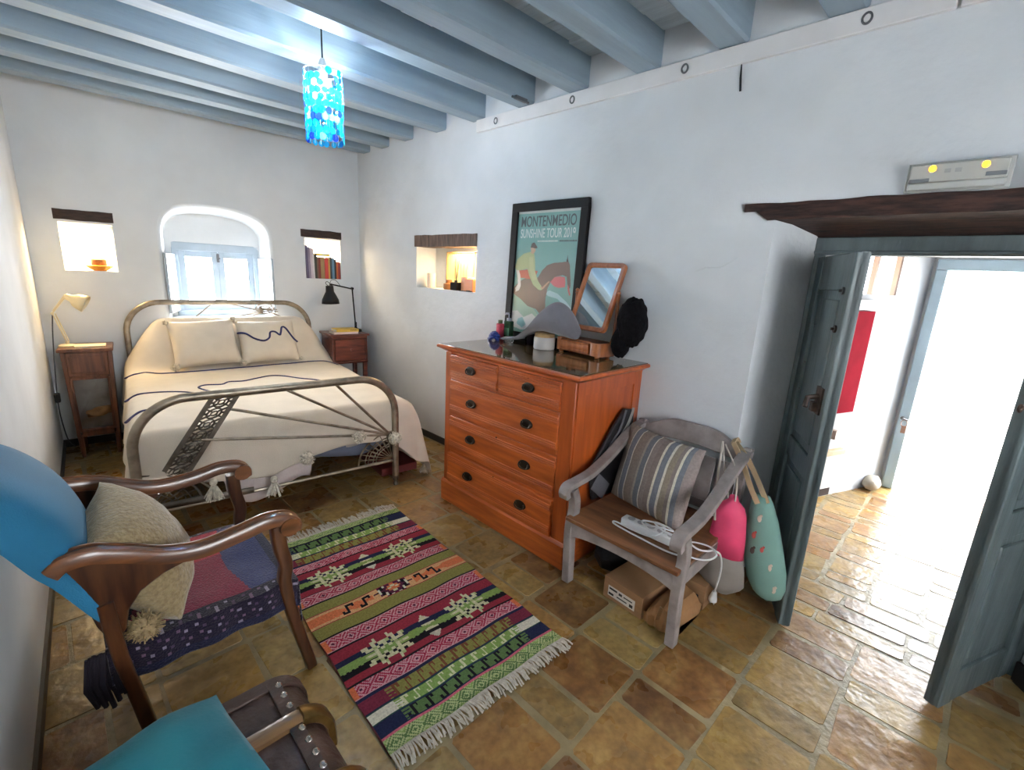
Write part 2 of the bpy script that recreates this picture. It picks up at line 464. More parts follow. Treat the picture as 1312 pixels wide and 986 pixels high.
# --- ceiling planks and beams
cm = M(); x = -.55; k = 0; rc = random.Random(5)
while x < W+.02:
    w = .19+rc.random()*.03; y = Y0-.05
    while y < 5.5:
        l = 1.1+rc.random()*1.4; z = ZC+rc.random()*.022
        cm.bx(x+.003, min(x+w, W+.02)-.003, y+.002, min(y+l, 5.5)-.002, z, z+.03); y += l
    x += w
cm.bx(-.7, W+.35, Y0-.35, 5.9, ZC+.05, ZC+.08)
struct(build('ceiling', cm, plank_m, smooth=0), 'whitewashed uneven ceiling planks above the beams')
for i, y in enumerate((-1.30, -.83, -.36, .12, .585, 1.045, 1.497, 1.976, 2.431, 2.935, 3.418, 3.900, 4.310, 4.750)):
    b = M(); wv = .148; zb = 2.716
    T = (lambda x, yy, z: (x, yy-(x*.030 if i == 13 else 0), z))
    prof = [(0, .012), (.012, 0), (wv-.012, 0), (wv, .012), (wv, .19), (0, .19)]
    xs = [LX(y)-.02, .5, 1.2, 1.9, W+.005]
    b.grid([[T(x, y+a+.004*sin(3*x+i), zb+c+.003*sin(2*x+2*i)) for a, c in prof] for x in xs], cv=True)
    ob = build('ceiling_beam', b, beam_m, smooth=30); struct(ob, 'pale blue-grey ceiling beam, number %d from the bed wall' % (14-i) if False else 'pale blue-grey painted ceiling beam')
# white batten under the beam ends, with its eyelet bolts
t = M(); t.bx(W-.022, W+.01, .305, 3.01, 2.628, 2.714); struct(build('trim_1', t, trim_m, bevel=.004), 'white batten under the beam ends on the right wall')
t = M(); t.bx(W-.018, W+.01, -1.7, .295, 2.628, 2.712); struct(build('trim_2', t, trim_m, bevel=.004), 'second length of white batten above the emergency light')
steel = mat('dull_steel', '6d6d70', .35, metal=.8); darkhole = mat('dark_recess', '17171a', .7)
for y, nm in ((2.789, 'farthest from the door'), (2.085, 'second from the bed end'), (1.349, 'third from the bed end'), (.579, 'nearest the door')):
    r = thing('eyelet_bolt', 'grey ring bolt in the white ceiling batten, '+nm, 'bolt', (W-.024, y, 2.672), group='ring bolts along the ceiling batten')
    e = M(); e.tube([(0, .016*cos(a*pi/8), .020*sin(a*pi/8)) for a in range(16)], .0045, 6, closed=True); build('ring', e, steel, r)
    e = M(); e.tube([(.012, 0, 0), (-.001, 0, 0)], .012, 12); build('bolt_head', e, trim_m, r)
e = M(); e.tube([(W-.006, 1.066, 2.63), (W-.007, 1.061, 2.57), (W-.006, 1.054, 2.512)], [.003, .0055, .005], 8)
tag(build('cable_stub', e, darkhole), 'short black cable end hanging below the white ceiling batten', 'cable')
clampm = M(); clampm.bx(2.33, 2.43, 2.40, 2.425, 2.695, 2.716); clampm.tube([(2.30, 2.41, 2.70), (2.45, 2.41, 2.70)], .008, 8)
tag(build('metal_bracket', clampm, steel), 'small metal bracket under the end of a ceiling beam', 'bracket')

# --- lintels
def lintel(name, m, T, L, h, d, seed, label):
    g = M(); rows = []
    nn = 16
    for i in range(nn+1):
        u = L*i/nn; j = lambda q: .006*mnoise.noise(Vector((u*9+seed, q, 0)))
        rows.append([T(u, -.006+j(1), j(2)), T(u, -.006+j(1), h+j(3)), T(u, d, h+j(3)), T(u, d, j(2))])
    g.grid(rows, cv=True); g._face((0, 1, 2, 3)); o = nn*4; g._face((o+3, o+2, o+1, o))
    return struct(build(name, g, m, smooth=30), label)
lintel('lintel', lintel2_m, lambda u, d, z: BW(.135+u, d, 1.832+z), .357, .078, .2, 1, 'dark timber lintel over the lit niche left of the window')
lintel('lintel', lintel2_m, lambda u, d, z: BW(1.937+u, d, 1.857+z), .407, .072, .2, 2, 'dark timber lintel over the book niche')
lintel('lintel', lintel3_m, lambda u, d, z: (W+d, 3.872-u, 1.797+z), .892, .10, .2, 3, 'ridged grey-brown timber lintel over the small side niche')
g = M(); rows = []
for i in range(33):
    y = .945-i*.055; q = lambda a, k: k*mnoise.noise(Vector((y*6, a*7, 3)))
    front0 = 1.938+.01*(i > 3) if i < 2 else 1.905
    rows.append([(W-.010+q(1, .006), y, (1.955 if i < 2 else 1.912)+q(2, .006)), (W-.014+q(4, .006), y, 1.988+q(3, .010)), (W+.30, y, 1.99), (XF+.02, y, 1.853), (W+.10, y, 1.90 if i > 1 else 1.955)])
g.grid(rows, cv=True); g._face(range(5)); o = 32*5; g._face([o+k for k in range(5)][::-1])
struct(build('lintel', g, lintel_m, smooth=30), 'long rough dark timber lintel over the doorway')

# --- baseboards
b = M(); b.bx(W-.014, W+.01, 2.52, 4.95, -.006, .055); struct(build('baseboard_right', b, black_m, bevel=.003))
b = M(); b.grid([[(LX(y)+a, y, z) for a, z in ((0, -.006), (.012, -.006), (.012, .05), (0, .055))] for y in (Y0, 1, 3, 5.2)]); struct(build('baseboard_left', b, black_m))
b = M(); b.grid([[BW(s, a, z) for a, z in ((0, -.006), (-.012, -.006), (-.012, .06), (0, .06))] for s in (-.05, 1, 2.6)]); struct(build('baseboard_back', b, black_m))
b = M(); b.grid([[(W+(XF-W)*k-a*.5, -.56+.16*k+a, z) for a, z in ((.0, -.006), (.014, -.006), (.014, .09), (0, .09))] for k in (0, 1)]); struct(build('baseboard_door', b, black_m))

# --- back window: frame, two glazed casements, two open shutters
glass = mat('window_glass', 'ffffff', .02, trans=1, var=0, alpha=1)
def thin_glass(name):
    m = bpy.data.materials.new(name); m.use_nodes = True; nt = m.node_tree; nt.nodes.clear()
    o = nt.nodes.new('ShaderNodeOutputMaterial'); mx = nt.nodes.new('ShaderNodeMixShader'); t = nt.nodes.new('ShaderNodeBsdfTransparent'); g = nt.nodes.new('ShaderNodeBsdfGlossy')
    g.inputs['Roughness'].default_value = .03; mx.inputs[0].default_value = .045
    nt.links.new(t.outputs[0], mx.inputs[1]); nt.links.new(g.outputs[0], mx.inputs[2]); nt.links.new(mx.outputs[0], o.inputs[0]); return m
pane_m = thin_glass('clear_pane')
win = thing('window_1', 'grey casement window in the arched recess over the bed', 'window', BW(0, 0, 0), -TH); struct(win); del win['category']
def Lb(m, s0, s1, d0, d1, z0, z1): return m.bx(s0, s1, d0, d1, z0, z1)
f = M(); Lb(f, .875, 1.60, .30, .37, 1.655, 1.73); Lb(f, .875, .925, .30, .37, 1.06, 1.66); Lb(f, 1.55, 1.60, .30, .37, 1.06, 1.66); Lb(f, .875, 1.60, .29, .37, 1.04, 1.10)
build('window_frame', f, winpaint, win, bevel=.004)
for s0, s1 in ((.925, 1.245), (1.245, 1.55)):
    c = M(); w = .052
    Lb(c, s0, s0+w, .325, .365, 1.10, 1.655); Lb(c, s1-w, s1, .325, .365, 1.10, 1.655); Lb(c, s0+w, s1-w, .325, .365, 1.60, 1.655); Lb(c, s0+w, s1-w, .325, .365, 1.10, 1.15)
    cs = build('casement', c, winpaint, win, bevel=.003)
    c = M(); Lb(c, s0+w, s1-w, .343, .347, 1.15, 1.60); build('pane', c, pane_m, cs)
c = M(); Lb(c, 1.235, 1.256, .312, .326, 1.56, 1.64); c.tube([(1.245, .31, 1.585), (1.262, .306, 1.60)], .006, 8); build('latch', c, steel, win)
def shutter(hx, ang, sgn):
    sh = M(); ca, sa = cos(ang), sin(ang)
    T = lambda a, b, z: (hx+sgn*(a*ca)-b*sa*sgn, .30-a*sa-b*ca, z)
    sh.bx(0, .33, 0, .022, 1.10, 1.62, T)
    for z0, z1 in ((1.15, 1.34), (1.39, 1.58)):
        sh.bx(.05, .28, -.006, .002, z0, z1, T); sh.bx(.05, .28, .02, .028, z0, z1, T)
    return build('shutter', sh, winpaint, win, bevel=.003)
shutter(.90, radians(105), 1); shutter(1.585, radians(100), -1)

# --- doorway frame and the two open leaves
fr = M()
fr.bx(XF, XF+.09, -.40, .675, 1.768, 1.852); fr.bx(XF+.01, XF+.085, .625, .675, 0, 1.77); fr.bx(XF+.01, XF+.085, -.40, -.35, 0, 1.77)
fr.bx(XF-.01, XF+.002, -.40, .675, 1.775, 1.79)
struct(build('trim_3', fr, bluegrey, bevel=.005), 'blue-grey painted frame of the doorway')
iron = mat('rusty_iron', '5b4a40', .6, metal=.5, col2='3a2f29', vs=30)
def leaf(name, hinge, tip, side, label):
    hx, hy = hinge; dx, dy = tip[0]-hx, tip[1]-hy; L = math.hypot(dx, dy); dx /= L; dy /= L
    nx, ny = -dy*side, dx*side                       # outward normal: the face seen from the room
    T = lambda a, b, z: (hx+dx*a+nx*b, hy+dy*a+ny*b, z)
    r = thing(name, label, 'door', (0, 0, 0)); struct(r); del r['category']
    H = 1.757; p = M()
    p.bx(0, L, -.018, .010, .012, H, T)
    build('panel', p, bluegrey, r)
    p = M()
    for a0, a1 in ((0, .085), (L-.085, L)): p.bx(a0, a1, -.026, .026, .012, H, T)
    for z0, z1 in ((.012, .16), (.74, .85), (1.60, H)): p.bx(.085, L-.085, -.024, .022, z0, z1, T)
    build('stile_frame', p, bluegrey, r, bevel=.005)
    p = M()
    for z0, z1 in ((.20, .70), (.89, 1.56)): p.bx(.125, L-.125, .006, .018, z0, z1, T)
    build('raised_panel', p, bluegrey, r, bevel=.008)
    return r, T, L
d1, T1, L1 = leaf('door_1', (XF+.02, .63), (2.350, .392), -1, 'left blue-grey door leaf, open into the room beside the hanging bags')
b = M(); b.bx(L1-.115, L1-.035, .020, .034, 1.06, 1.18, T1); b.tube([T1(L1-.07, .034, 1.14), T1(L1-.07, .075, 1.13), T1(L1-.05, .085, 1.09)], .012, 8); b.bx(L1-.1, L1-.06, .03, .055, 1.07, 1.11, T1)
build('lock', b, iron, d1)
for z in (1.60, 1.44):
    b = M(); b.tube([T1(L1-.06, .02, z), T1(L1-.06, .034, z)], .016, 12); b.tube([T1(L1-.06, .03, z), T1(L1-.06, .045, z)], .006, 8); build('bolt_plate', b, iron if z < 1.5 else steel, d1)
for a, z in ((.10, 1.58), (.15, 1.43), (.11, 1.24), (.10, 1.10)):
    b = M(); b.ball(T1(a, .024, z), .006, 6, 8); build('nail_head', b, steel, d1)
d2, T2, L2 = leaf('door_2', (XF+.02, -.355), (2.322, -.150), 1, 'right blue-grey door leaf, open into the room at the photo edge')
b = M(); b.tube([T2(L2-.02, .0, 1.245), T2(L2+.012, .0, 1.245)], .007, 8); b.tube([T2(L2+.024+.012*cos(a), 0, 1.245+.012*sin(a)) for a in [k*pi/6 for k in range(12)]], .004, 6, closed=True); build('ring_pull', b, iron, d2)
b = M(); b.bx(L2-.10, L2-.04, .02, .036, 1.18, 1.30, T2); build('lock', b, iron, d2)

# --- the passage beyond, its street door, and the sunlit yard
passage_m = mat('passage_plaster', 'b9bcc1', .85, var=.05, vs=3, bump=.3, bs=9, spec=.1)
pw = M()
PL = lambda x: .60-.386*(x-4.34)
xs = [XF+.3, 3.3, 4.0, 4.34, 4.78, 4.93]
hole = (4.36, 4.62)
def pwq(xa, xb, za, zb): pw.quad((xa, PL(xa), za), (xb, PL(xb), za), (xb, PL(xb), zb), (xa, PL(xa), zb))
WX0, WX1, WZ0, WZ1 = 4.05, 4.60, 1.585, 1.92
pwq(XF+.3, WX0, -.02, 2.5); pwq(WX0, WX1, -.02, WZ0); pwq(WX0, WX1, WZ1, 2.5); pwq(WX1, 4.96, -.02, 2.5)
for xa in (WX0, WX1): pw.quad((xa, PL(xa), WZ0), (xa+.06, PL(xa)+.12, WZ0), (xa+.06, PL(xa)+.12, WZ1), (xa, PL(xa), WZ1))
for z in (WZ0, WZ1): pw.quad((WX0, PL(WX0), z), (WX1, PL(WX1), z), (WX1+.06, PL(WX1)+.12, z), (WX0+.06, PL(WX0)+.12, z))
pw.quad((XF+.3, .675, -.02), (XF+.3, PL(XF+.3), -.02), (XF+.3, PL(XF+.3), 2.5), (XF+.3, .675, 2.5))
pw.quad((XF+.3, -.40, -.02), (XF+.3, -1.1, -.02), (XF+.3, -1.1, 2.5), (XF+.3, -.40, 2.5)); pw.quad((XF+.3, -.4, 1.87), (XF+.3, .675, 1.87), (XF+.3, .675, 2.5), (XF+.3, -.4, 2.5))
struct(build('wall_passage', pw, passage_m, smooth=0), 'white wall of the passage beyond the doorway')
pe = M(); panel(pe, [-1.1, .40], [-.02, 2.5], [(-.66, .335, -.03, 1.86)], lambda y, z: (4.94, y, z)); pe.quad((XF+.3, -1.1, -.02), (5.2, -1.1, -.02), (5.2, -1.1, 2.5), (XF+.3, -1.1, 2.5))
struct(build('wall_street', pe, passage_m), 'white end wall of the passage round the street door')
pc = M(); pc.bx(XF+.28, 5.25, -1.2, 1.4, 2.5, 2.54); struct(build('ceiling_passage', pc, plaster))
sblue = mat('pale_blue_door_paint', 'a3b9c6', .45, var=.1, vs=4)
ef = M(); ef.bx(4.88, 5.0, .275, .345, 0, 1.789); ef.bx(4.88, 5.0, -.70, .345, 1.79, 1.87); ef.bx(4.88, 5.0, -.70, -.63, 0, 1.789);
struct(build('trim_4', ef, sblue, bevel=.006), 'pale blue frame of the street door')
fmw = M()
mx_ = lambda a, z0, z1, w: fmw.bx(-w, w, .02, .05, z0, z1, lambda p, q, z: (a+p, PL(a)+q-.386*p, z))
for a in (4.06, 4.33, 4.59): mx_(a, WZ0, WZ1, .012)
fmw.bx(4.05, 4.60, 0, 1, 0, 1, lambda x, q, z: (x, PL(x)+.02+q*.03, WZ1-.02+z*.02))
struct(build('window_3', fmw, mat('brown_muntin', '9a7d6a', .5)), 'small bright window high on the passage wall')
# the yard
yd = M(); yd.bx(5.14, 12, -8, 8, -.10, -.02); yard_m = mat('pale_yard_paving', 'd8d2c8', .8, var=.1); struct(build('ground_yard', yd, yard_m), 'sunlit pale paving of the yard outside')
yw = M(); yw.bx(9.5, 9.7, -8, 8, -.05, 4.2); struct(build('wall_yard', yw, plaster), 'sunlit white wall across the yard')
# ------------------------------------------------------------------ bed
def onU(s, d, z=0):  # bed frame -> world
    ox, oy = 1.728-1.5*cos(TH), 2.899+1.5*sin(TH)
    return (ox+s*cos(TH)+d*sin(TH), oy-s*sin(TH)+d*cos(TH), z)
nickel = mat('worn_nickel', 'a59885', .38, metal=.7, var=.3, vs=12, col2='7d7162')
castm = mat('dark_cast_iron', '6a6157', .45, metal=.75, var=.3, vs=20)
bed = thing('bed', 'antique worn metal double bed with fan of rods and cast lattice strip in the footboard', 'bed', onU(0, 0), -TH)
def hoop(w, h, r, y, z0=0, x0=0):
    p = [(x0, y, z0)]
    for k in range(13):
        a = pi-pi/2*k/12; p.append((x0+r+r*cos(a), y, h-r+r*sin(a)))
    for k in range(13):
        a = pi/2-pi/2*k/12; p.append((x0+w-r+r*cos(a), y, h-r+r*sin(a)))
    p.append((x0+w, y, z0)); return p
m = M(); m.tube(hoop(1.5, .842, .27, 0, .06), .0255, 12, flat=(1, .8)); build('foot_hoop', m, nickel, bed)
for x in (0, 1.5):
    m = M(); m.lathe([(.018, .0), (.02, .012), (.012, .03), (.022, .045), (.024, .075)], 12, (x, 0, 0)); build('castor', m, castm, bed)
m = M(); m.tube([(0, 0, .20), (1.5, 0, .20)], .011, 8); build('bottom_rail', m, nickel, bed)
hub = (1.46, 0, .405)
for e in ((1.083, .822), (.781, .822), (.469, .745), (.309, .585)):
    m = M(); m.tube([hub, (e[0], 0, e[1])], .009, 8); build('rod', m, nickel, bed)
m = M(); m.tube([(.19, 0, .44), (.40, 0, .20)], .0065, 8); build('rod', m, nickel, bed)
m = M(); m.ball(hub, .026, 8, 12); build('hub', m, castm, bed)
# cast lattice strip, from the lower left post up to the rail
m = M(); A0, A1, B0, B1 = Vector((.045, 0, .33)), Vector((.19, 0, .33)), Vector((.375, 0, .825)), Vector((.515, 0, .825))
for a, b in ((A0, B0), (A1, B1), (A0.lerp(A1, .1), B0.lerp(B1, .1)), (A0.lerp(A1, .9), B0.lerp(B1, .9))): m.sweep([a, b], [(-.006, -.005), (.006, -.005), (.006, .005), (-.006, .005)], up=(0, 1, 0))
n = 8
for i in range(n):
    t0, t1 = i/n, (i+1)/n
    P = lambda u, t: A0.lerp(A1, u).lerp(B0.lerp(B1, u), t)
    c = P(.5, (t0+t1)/2)
    ex = (P(.9, (t0+t1)/2)-P(.1, (t0+t1)/2))/2; ez = (P(.5, t1)-P(.5, t0))/2
    m.tube([c+ex*.62*cos(a)+ez*.9*sin(a) for a in [k*pi/8 for k in range(16)]], .0055, 5, closed=True)
    m.tube([c+ex*.28*cos(a)+ez*.4*sin(a) for a in [k*pi/5 for k in range(10)]], .005, 5, closed=True)
    for q in range(4):
        a = pi/4+q*pi/2
        m.tube([c+ex*1.0*cos(a)*1.3+ez*1.2*sin(a), c+ex*.35*cos(a)+ez*.45*sin(a)], .0055, 5)
    for sx in (-1, 1):
        m.tube([c+ex*sx*.98, c+ex*sx*.62], .006, 5)
build('lattice_strip', m, castm, bed)
# two quarter-circle lattice fans in the lower corners
for cx, sg, mt in ((1.478, -1, nickel), (.022, 1, castm)):
    m = M(); R = .26
    arc = lambda r, a: (cx+sg*r*cos(a), 0, .21+r*sin(a)*.84)
    for r in (R, R*.82, R*.5): m.tube([arc(r, pi/2*k/10) for k in range(11)], .007 if r == R else .004, 6)
    for k in range(9): m.tube([arc(.02, pi/2*k/8), arc(R, pi/2*k/8)], .0038, 5)
    for k in range(8):
        c = arc(R*.66, pi/2*(k+.5)/8); m.tube([(c[0]+.020*cos(a), 0, c[2]+.020*sin(a)) for a in [q*pi/4 for q in range(8)]], .0035, 5, closed=True)
    build('corner_fan', m, mt, bed)
m = M(); m.tube([(.06, -.012, .235), (.55, -.012, .215)], .02, 8, flat=(1, .5))
build('cast_band', m, castm, bed)
# head end
HY = 2.03
m = M(); m.tube(hoop(1.47, 1.205, .25, HY, .06, .035), .022, 10, flat=(1, .85)); build('head_hoop', m, nickel, bed)
for x in (.035, 1.505):
    m = M(); m.lathe([(.018, .0), (.02, .012), (.012, .03), (.022, .045), (.024, .075)], 12, (x, HY, 0)); build('castor', m, castm, bed)
m = M()
for k in range(10):
    a = pi*k/9; m.tube([(1.10, HY-.005, 1.135), (1.10+.115*cos(a), HY-.005, 1.135+.06*sin(a)-.02)], .005, 6)
for r in (.035, .06): m.tube([(1.10+r*1.3*cos(a), HY-.006, 1.145+r*.8*sin(a)) for a in [q*pi/7 for q in range(14)]], .005, 6, closed=True)
build('head_rosette', m, nickel, bed)
for p in (((1.08, 1.12), (.62, 1.02)), ((1.08, 1.12), (.80, 1.195)), ((1.12, 1.12), (1.44, .98)), ((1.08, 1.11), (.55, .93)), ((.66, 1.19), (.47, 1.02))):
    m = M(); m.tube([(p[0][0], HY-.003, p[0][1]), (p[1][0], HY-.003, p[1][1])], .006, 6); build('rod', m, nickel, bed)
for x in (.03, 1.49):
    m = M(); m.bx(x-.015, x+.015, .02, HY-.02, .26, .31); build('side_rail', m, castm, bed)
m = M()
for k in range(9): m.tube([(.03, .15+k*.21, .285), (1.49, .15+k*.21, .285)], .008, 6)
build('slat_wires', m, castm, bed)

mattress_m = mat('pale_ticking', 'b9b2ad', .8, var=.1); 
m = M(); m.bx(.025, 1.475, .07, 1.985, .312, .625)
mt = build('mattress', m, mattress_m, bevel=.05, bseg=4, loc=onU(0, 0), rz=-TH); tag(mt, 'pale mattress on the metal bed, under the cream bedspread', 'mattress')

cream = mat('cream_woven_cotton', 'd6cab8', .9, var=.05, vs=8, bump=.25, bs=260, sheen=.2)
navy = mat('navy_yarn', '34335f', .9, var=.1)
pom_m = mat('cream_yarn_pompom', 'd8cfbd', .95, var=.25, vs=60, bump=.8, bs=90)
# spread: top surface, pillow hump at the head, falls at left, right and foot
TOPZ = .655
def wr(x, y, k=1): return k*mnoise.noise(Vector((x*2.2, y*2.2, .3)))
def top(s, y):
    L = 1.52
    fs = sm(s, -.10, .28)*(1-sm(s, 1.36, 1.76))
    h = .42*sm(y, 1.66, 1.93)*(1-.35*sm(y, 1.96, 2.1))*fs
    sag = -.055*sm(s, 1.46, 1.70)**2-.03*(1-sm(s, -.04, .06))
    return TOPZ+h+sag+.006*wr(s*2, y*2)
def right_edge(y): return 1.675+.05*sm(y, .5, 1.9)
def footlen(s):
    # how far the front fall reaches down: long at left, caught up at the right
    pts = [(-.1, .26), (.02, .22), (.19, .30), (.46, .34), (.67, .37), (.84, .30), (.92, .275), (1.2, .25), (1.42, .27), (1.52, .33), (1.7, .45)]
    for (a, la), (b, lb) in zip(pts, pts[1:]):
        if a <= s <= b: return la+(lb-la)*(s-a)/(b-a)
    return .45
NU, NV = 66, 78
rows = []
us = [-.36+.36*k/10 for k in range(10)]+[1.0*k/44 for k in range(45)]+[1+.50*k/12 for k in range(1, 13)]
vs = [-.36+.36*k/10 for k in range(10)]+[2.02*k/60 for k in range(61)]
for u in us:
    row = []
    for v in vs:
        dl = max(0, -u); dr = max(0, u-1); dv = max(0, -v)/.36
        y = max(v, 0); re = right_edge(y)
        s = min(max(u, 0), 1)*re-.01
        z = top(s, y)
        # right fall: flares outwards, longer near the foot
        ln = .535-.10*sm(y, .4, 1.9)
        fr_ = dr/.50
        s += .05*fr_**.6+fr_*(.02+.05*sm(1-y, .2, 1.1))+.022*sin(9*y)*fr_
        zr = fr_*ln
        s -= dl*.10; zl = dl/.36*(.30+.02*sin(7*y))
        s += -.018*sin(14*y)*dl/.36
        yy = .045+y; lf = footlen(s)*dv
        yy -= .030*min(1, dv*6)+.012*sin(s*16)*dv+.012*dv
        drop = max(zr, zl, lf) if (dv > 0 and (dr > 0 or dl > 0)) else zr+zl+lf
        if dv > 0 and dr > 0: yy = .045-.04-.05*dv*fr_
        rnd_ = .025*(1-min(1, drop/.05))
        row.append((s, yy, z-drop-(.02 if drop > 0 else 0)))
    rows.append(row)
m = M(); m.grid(rows)
spread = build('bedspread', m, cream, smooth=180, sub=1, solid=.006, loc=onU(0, 0), rz=-TH)
tag(spread, 'cream woven bedspread with navy scribble lines and white tassels over the bed', 'bedspread')
def line(pts, nm='navy_line'):
    p = spline([(a, b, 0) for a, b in pts], 10); m = M()
    m.tube([(q.x, q.y+.045, top(q.x, q.y)+.004) for q in p], .0085, 6, flat=(.8, 1)); return build(nm, m, navy, spread)
line([(-.02, 1.62), (.06, 1.63), (.12, 1.66), (.20, 1.60), (.32, 1.58), (.6, 1.58), (.9, 1.60), (1.2, 1.62), (1.45, 1.63), (1.66, 1.60)])
line([(-.02, .86), (.05, .93), (.15, .93), (.30, .87), (.40, .76), (.455, .70), (.47, .78), (.43, .88), (.41, .97), (.46, 1.02), (.56, 1.00), (.62, 1.07), (.72, 1.05), (.82, 1.10), (.93, 1.14), (1.04, 1.06), (1.15, .92), (1.28, .74), (1.40, .62)])
line([(-.02, .33), (.03, .42), (.07, .47), (.13, .475)])
def pompom(name, c, r, parent, material=None, seed=0, up=True):
    m = M(); rnd = random.Random(seed)
    m.ball(c, r*.82, 8, 12, bumpy=.25, seed=seed)
    for k in range(150):
        d = Vector((rnd.gauss(0, 1), rnd.gauss(0, 1), rnd.gauss(0, 1))).normalized()
        a = Vector(c)+d*r*.6; b = Vector(c)+d*r*(1+.15*rnd.random())
        m.tube([a, b], [r*.06, r*.045], 4)
    return build(name, m, material or pom_m, parent)
def tassel(c, L, r, parent, seed=0):
    m = M(); rnd = random.Random(seed); x, y, z = c
    m.ball((x, y, z), r*.4, 6, 8)
    for k in range(46):
        a = rnd.random()*2*pi; q = r*sqrt(rnd.random())
        m.tube([(x, y, z-.003), (x+q*.5*cos(a), y+q*.5*sin(a), z-L*.45), (x+q*cos(a), y+q*sin(a), z-L*(.85+.2*rnd.random()))], .0038, 4)
    return build('tassel', m, pom_m, parent)
for i, (s, z) in enumerate(((.857, .372), (1.205, .455), (1.47, .395))): pompom('pompom', (s, -.062, z), .047, spread, seed=i+1)
for i, (s, y, z, L, r) in enumerate(((.34, -.055, .335, .10, .055), (.66, -.05, .27, .10, .055), (1.775, .05, .10, .085, .045))): tassel((s, y, z), L, r, spread, i)
# a thin under-sheet showing below the spread at the foot
sheet_m = mat('pinkish_white_sheet', 'cdc0bd', .9, var=.06, bump=.2, bs=80)
rows = []
for i in range(40):
    s = .40+.50*i/39; bot = .14+.03*sin(s*19)+.10*sm(s, .72, .88)
    rows.append([(s+.012*sin(k*1.1+s*14), .062+.010*sin(s*34+k*.7)-.003*k, .60+(bot-.60)*k/9) for k in range(10)])
m = M(); m.grid(rows)
tag(build('bed_sheet', m, sheet_m, smooth=180, solid=.003, loc=onU(0, 0), rz=-TH), 'thin pinkish-white sheet hanging below the bedspread at the foot', 'sheet')
blue_sheet = mat('slate_blue_blanket', '6d7488', .9, var=.1)
rows = []
for i in range(30):
    s = .86+.58*i/29
    rows.append([(s, .070+.012*sin(s*24+k*.8), .56+(.30+.03*sin(s*9)-.56)*k/7) for k in range(8)])
m = M(); m.grid(rows); tag(build('blanket', m, blue_sheet, smooth=180, solid=.006, loc=onU(0, 0), rz=-TH), 'slate-blue blanket edge glimpsed under the bedspread at the footboard', 'blanket')

# --- cushions on the bed
def cushion(name, c, w, h, t, tilt, yaw, roll, material, label, cat, seed, frame=None, pinch=.10):
    """upright cushion: tilt back from vertical, yaw about z, roll in its own plane"""
    R = Matrix.Rotation(yaw, 3, 'Z') @ Matrix.Rotation(-tilt, 3, 'X')
    ex, ez, en = R @ Vector((1, 0, 0)), R @ Vector((0, 0, 1)), R @ Vector((0, -1, 0))
    cr, sr = cos(roll), sin(roll); ex, ez = ex*cr+ez*sr, ez*cr-ex*sr
    C0 = Vector(c); T = lambda a, b, d: tuple(C0+ex*a+ez*b+en*d)
    o = build(name, pillow(w, h, t, T, seed=seed, pinch=pinch), material, smooth=60)
    tag(o, label, cat); return o, T
cc = onU(.555, 1.775, .875)
c1, TA = cushion('cushion', cc, .50, .43, .19, radians(30), -TH, radians(3), cream, 'plain cream cushion with pompom corners, left one on the bed', 'cushion', 1)
for i, (a, b) in enumerate(((-.245, -.205), (-.25, .20), (.25, .205))): pompom('pompom', TA(a, b, .02), .036 if i == 0 else .022, c1, pom_m, 10+i)
cc = onU(1.06, 1.775, .865)
c2, TB = cushion('cushion', cc, .50, .42, .19, radians(30), -TH, radians(1), cream, 'cream cushion with a wavy navy line, right one on the bed', 'cushion', 4)
for i, (a, b) in enumerate(((-.245, -.20), (.25, -.20), (-.25, .20))): pompom('pompom', TB(a, b, .02), .032 if i == 0 else .02, c2, pom_m, 20+i)
pts = spline([(-.245, .085, 0), (-.19, .06, 0), (-.13, .0, 0), (-.06, -.03, 0), (-.01, -.005, 0), (.01, .05, 0), (.05, .052, 0), (.085, .02, 0), (.10, .045, 0), (.12, .10, 0), (.15, .095, 0), (.19, .02, 0), (.22, -.02, 0), (.246, -.03, 0)], 8)
def pz(a, b, w=.50, h=.42, t=.19):
    u, v = a/(w/2), b/(h/2); e = max(0, 1-abs(u)**2.6)*max(0, 1-abs(v)**2.6); return t/2*e**.55
m = M(); m.tube([TB(p.x, p.y, pz(p.x, p.y)+.003) for p in pts], .0085, 6); build('navy_line', m, navy, c2)

# ------------------------------------------------------------------ nightstands
wal = mat('reddish_walnut', '7a4a30', .42, col2='4d2b1c', vs=5, stretch=(6, 6, .8), coat=.2)
wal2 = mat('red_mahogany', '7a3a28', .38, col2='4c2018', vs=5, stretch=(1, 6, 6), coat=.3)
dkin = mat('dark_cabinet_inside', '2e221b', .7)
brass = mat('aged_brass', '8d7440', .35, metal=.9)
milk = mat('pale_grey_lining', 'b5afa8', .25, var=.25, vs=5, col2='8a857f', spec=.6)
ns = thing('nightstand', 'narrow walnut bedside cabinet with a glazed door, left of the bed', 'nightstand', BW(.070, -.365, 0), -TH)
def nb(m, x0, x1, y0, y1, z0, z1, tap=0):
    return m.bx(x0, x1, y0, y1, z0, z1)
w, d, h = .30, .30, .875
m = M(); m.bx(-.015, w+.012, -.02, d+.01, h-.026, h); build('top', m, wal, ns, bevel=.006)
m = M(); T = lambda x, y, z: (x+(h-z)*.05*(1-2*x/w)*.6, y, z)
m.bx(.0, .026, 0, .02, .17, h-.026, T); m.bx(w-.026, w, 0, .02, .17, h-.026, T); m.bx(.04, w-.04, 0, .02, .645, h-.026, T); m.bx(.04, w-.04, 0, .02, .17, .235, T)
m.bx(0, .018, .02, d, .17, h-.026, T); m.bx(w-.018, w, .02, d, .17, h-.026, T); m.bx(0, w, d-.012, d, .17, h-.026, T); m.bx(.01, w-.01, .01, d-.01, .17, .188, T); m.bx(.01, w-.01, .01, d-.01, .64, .655, T)
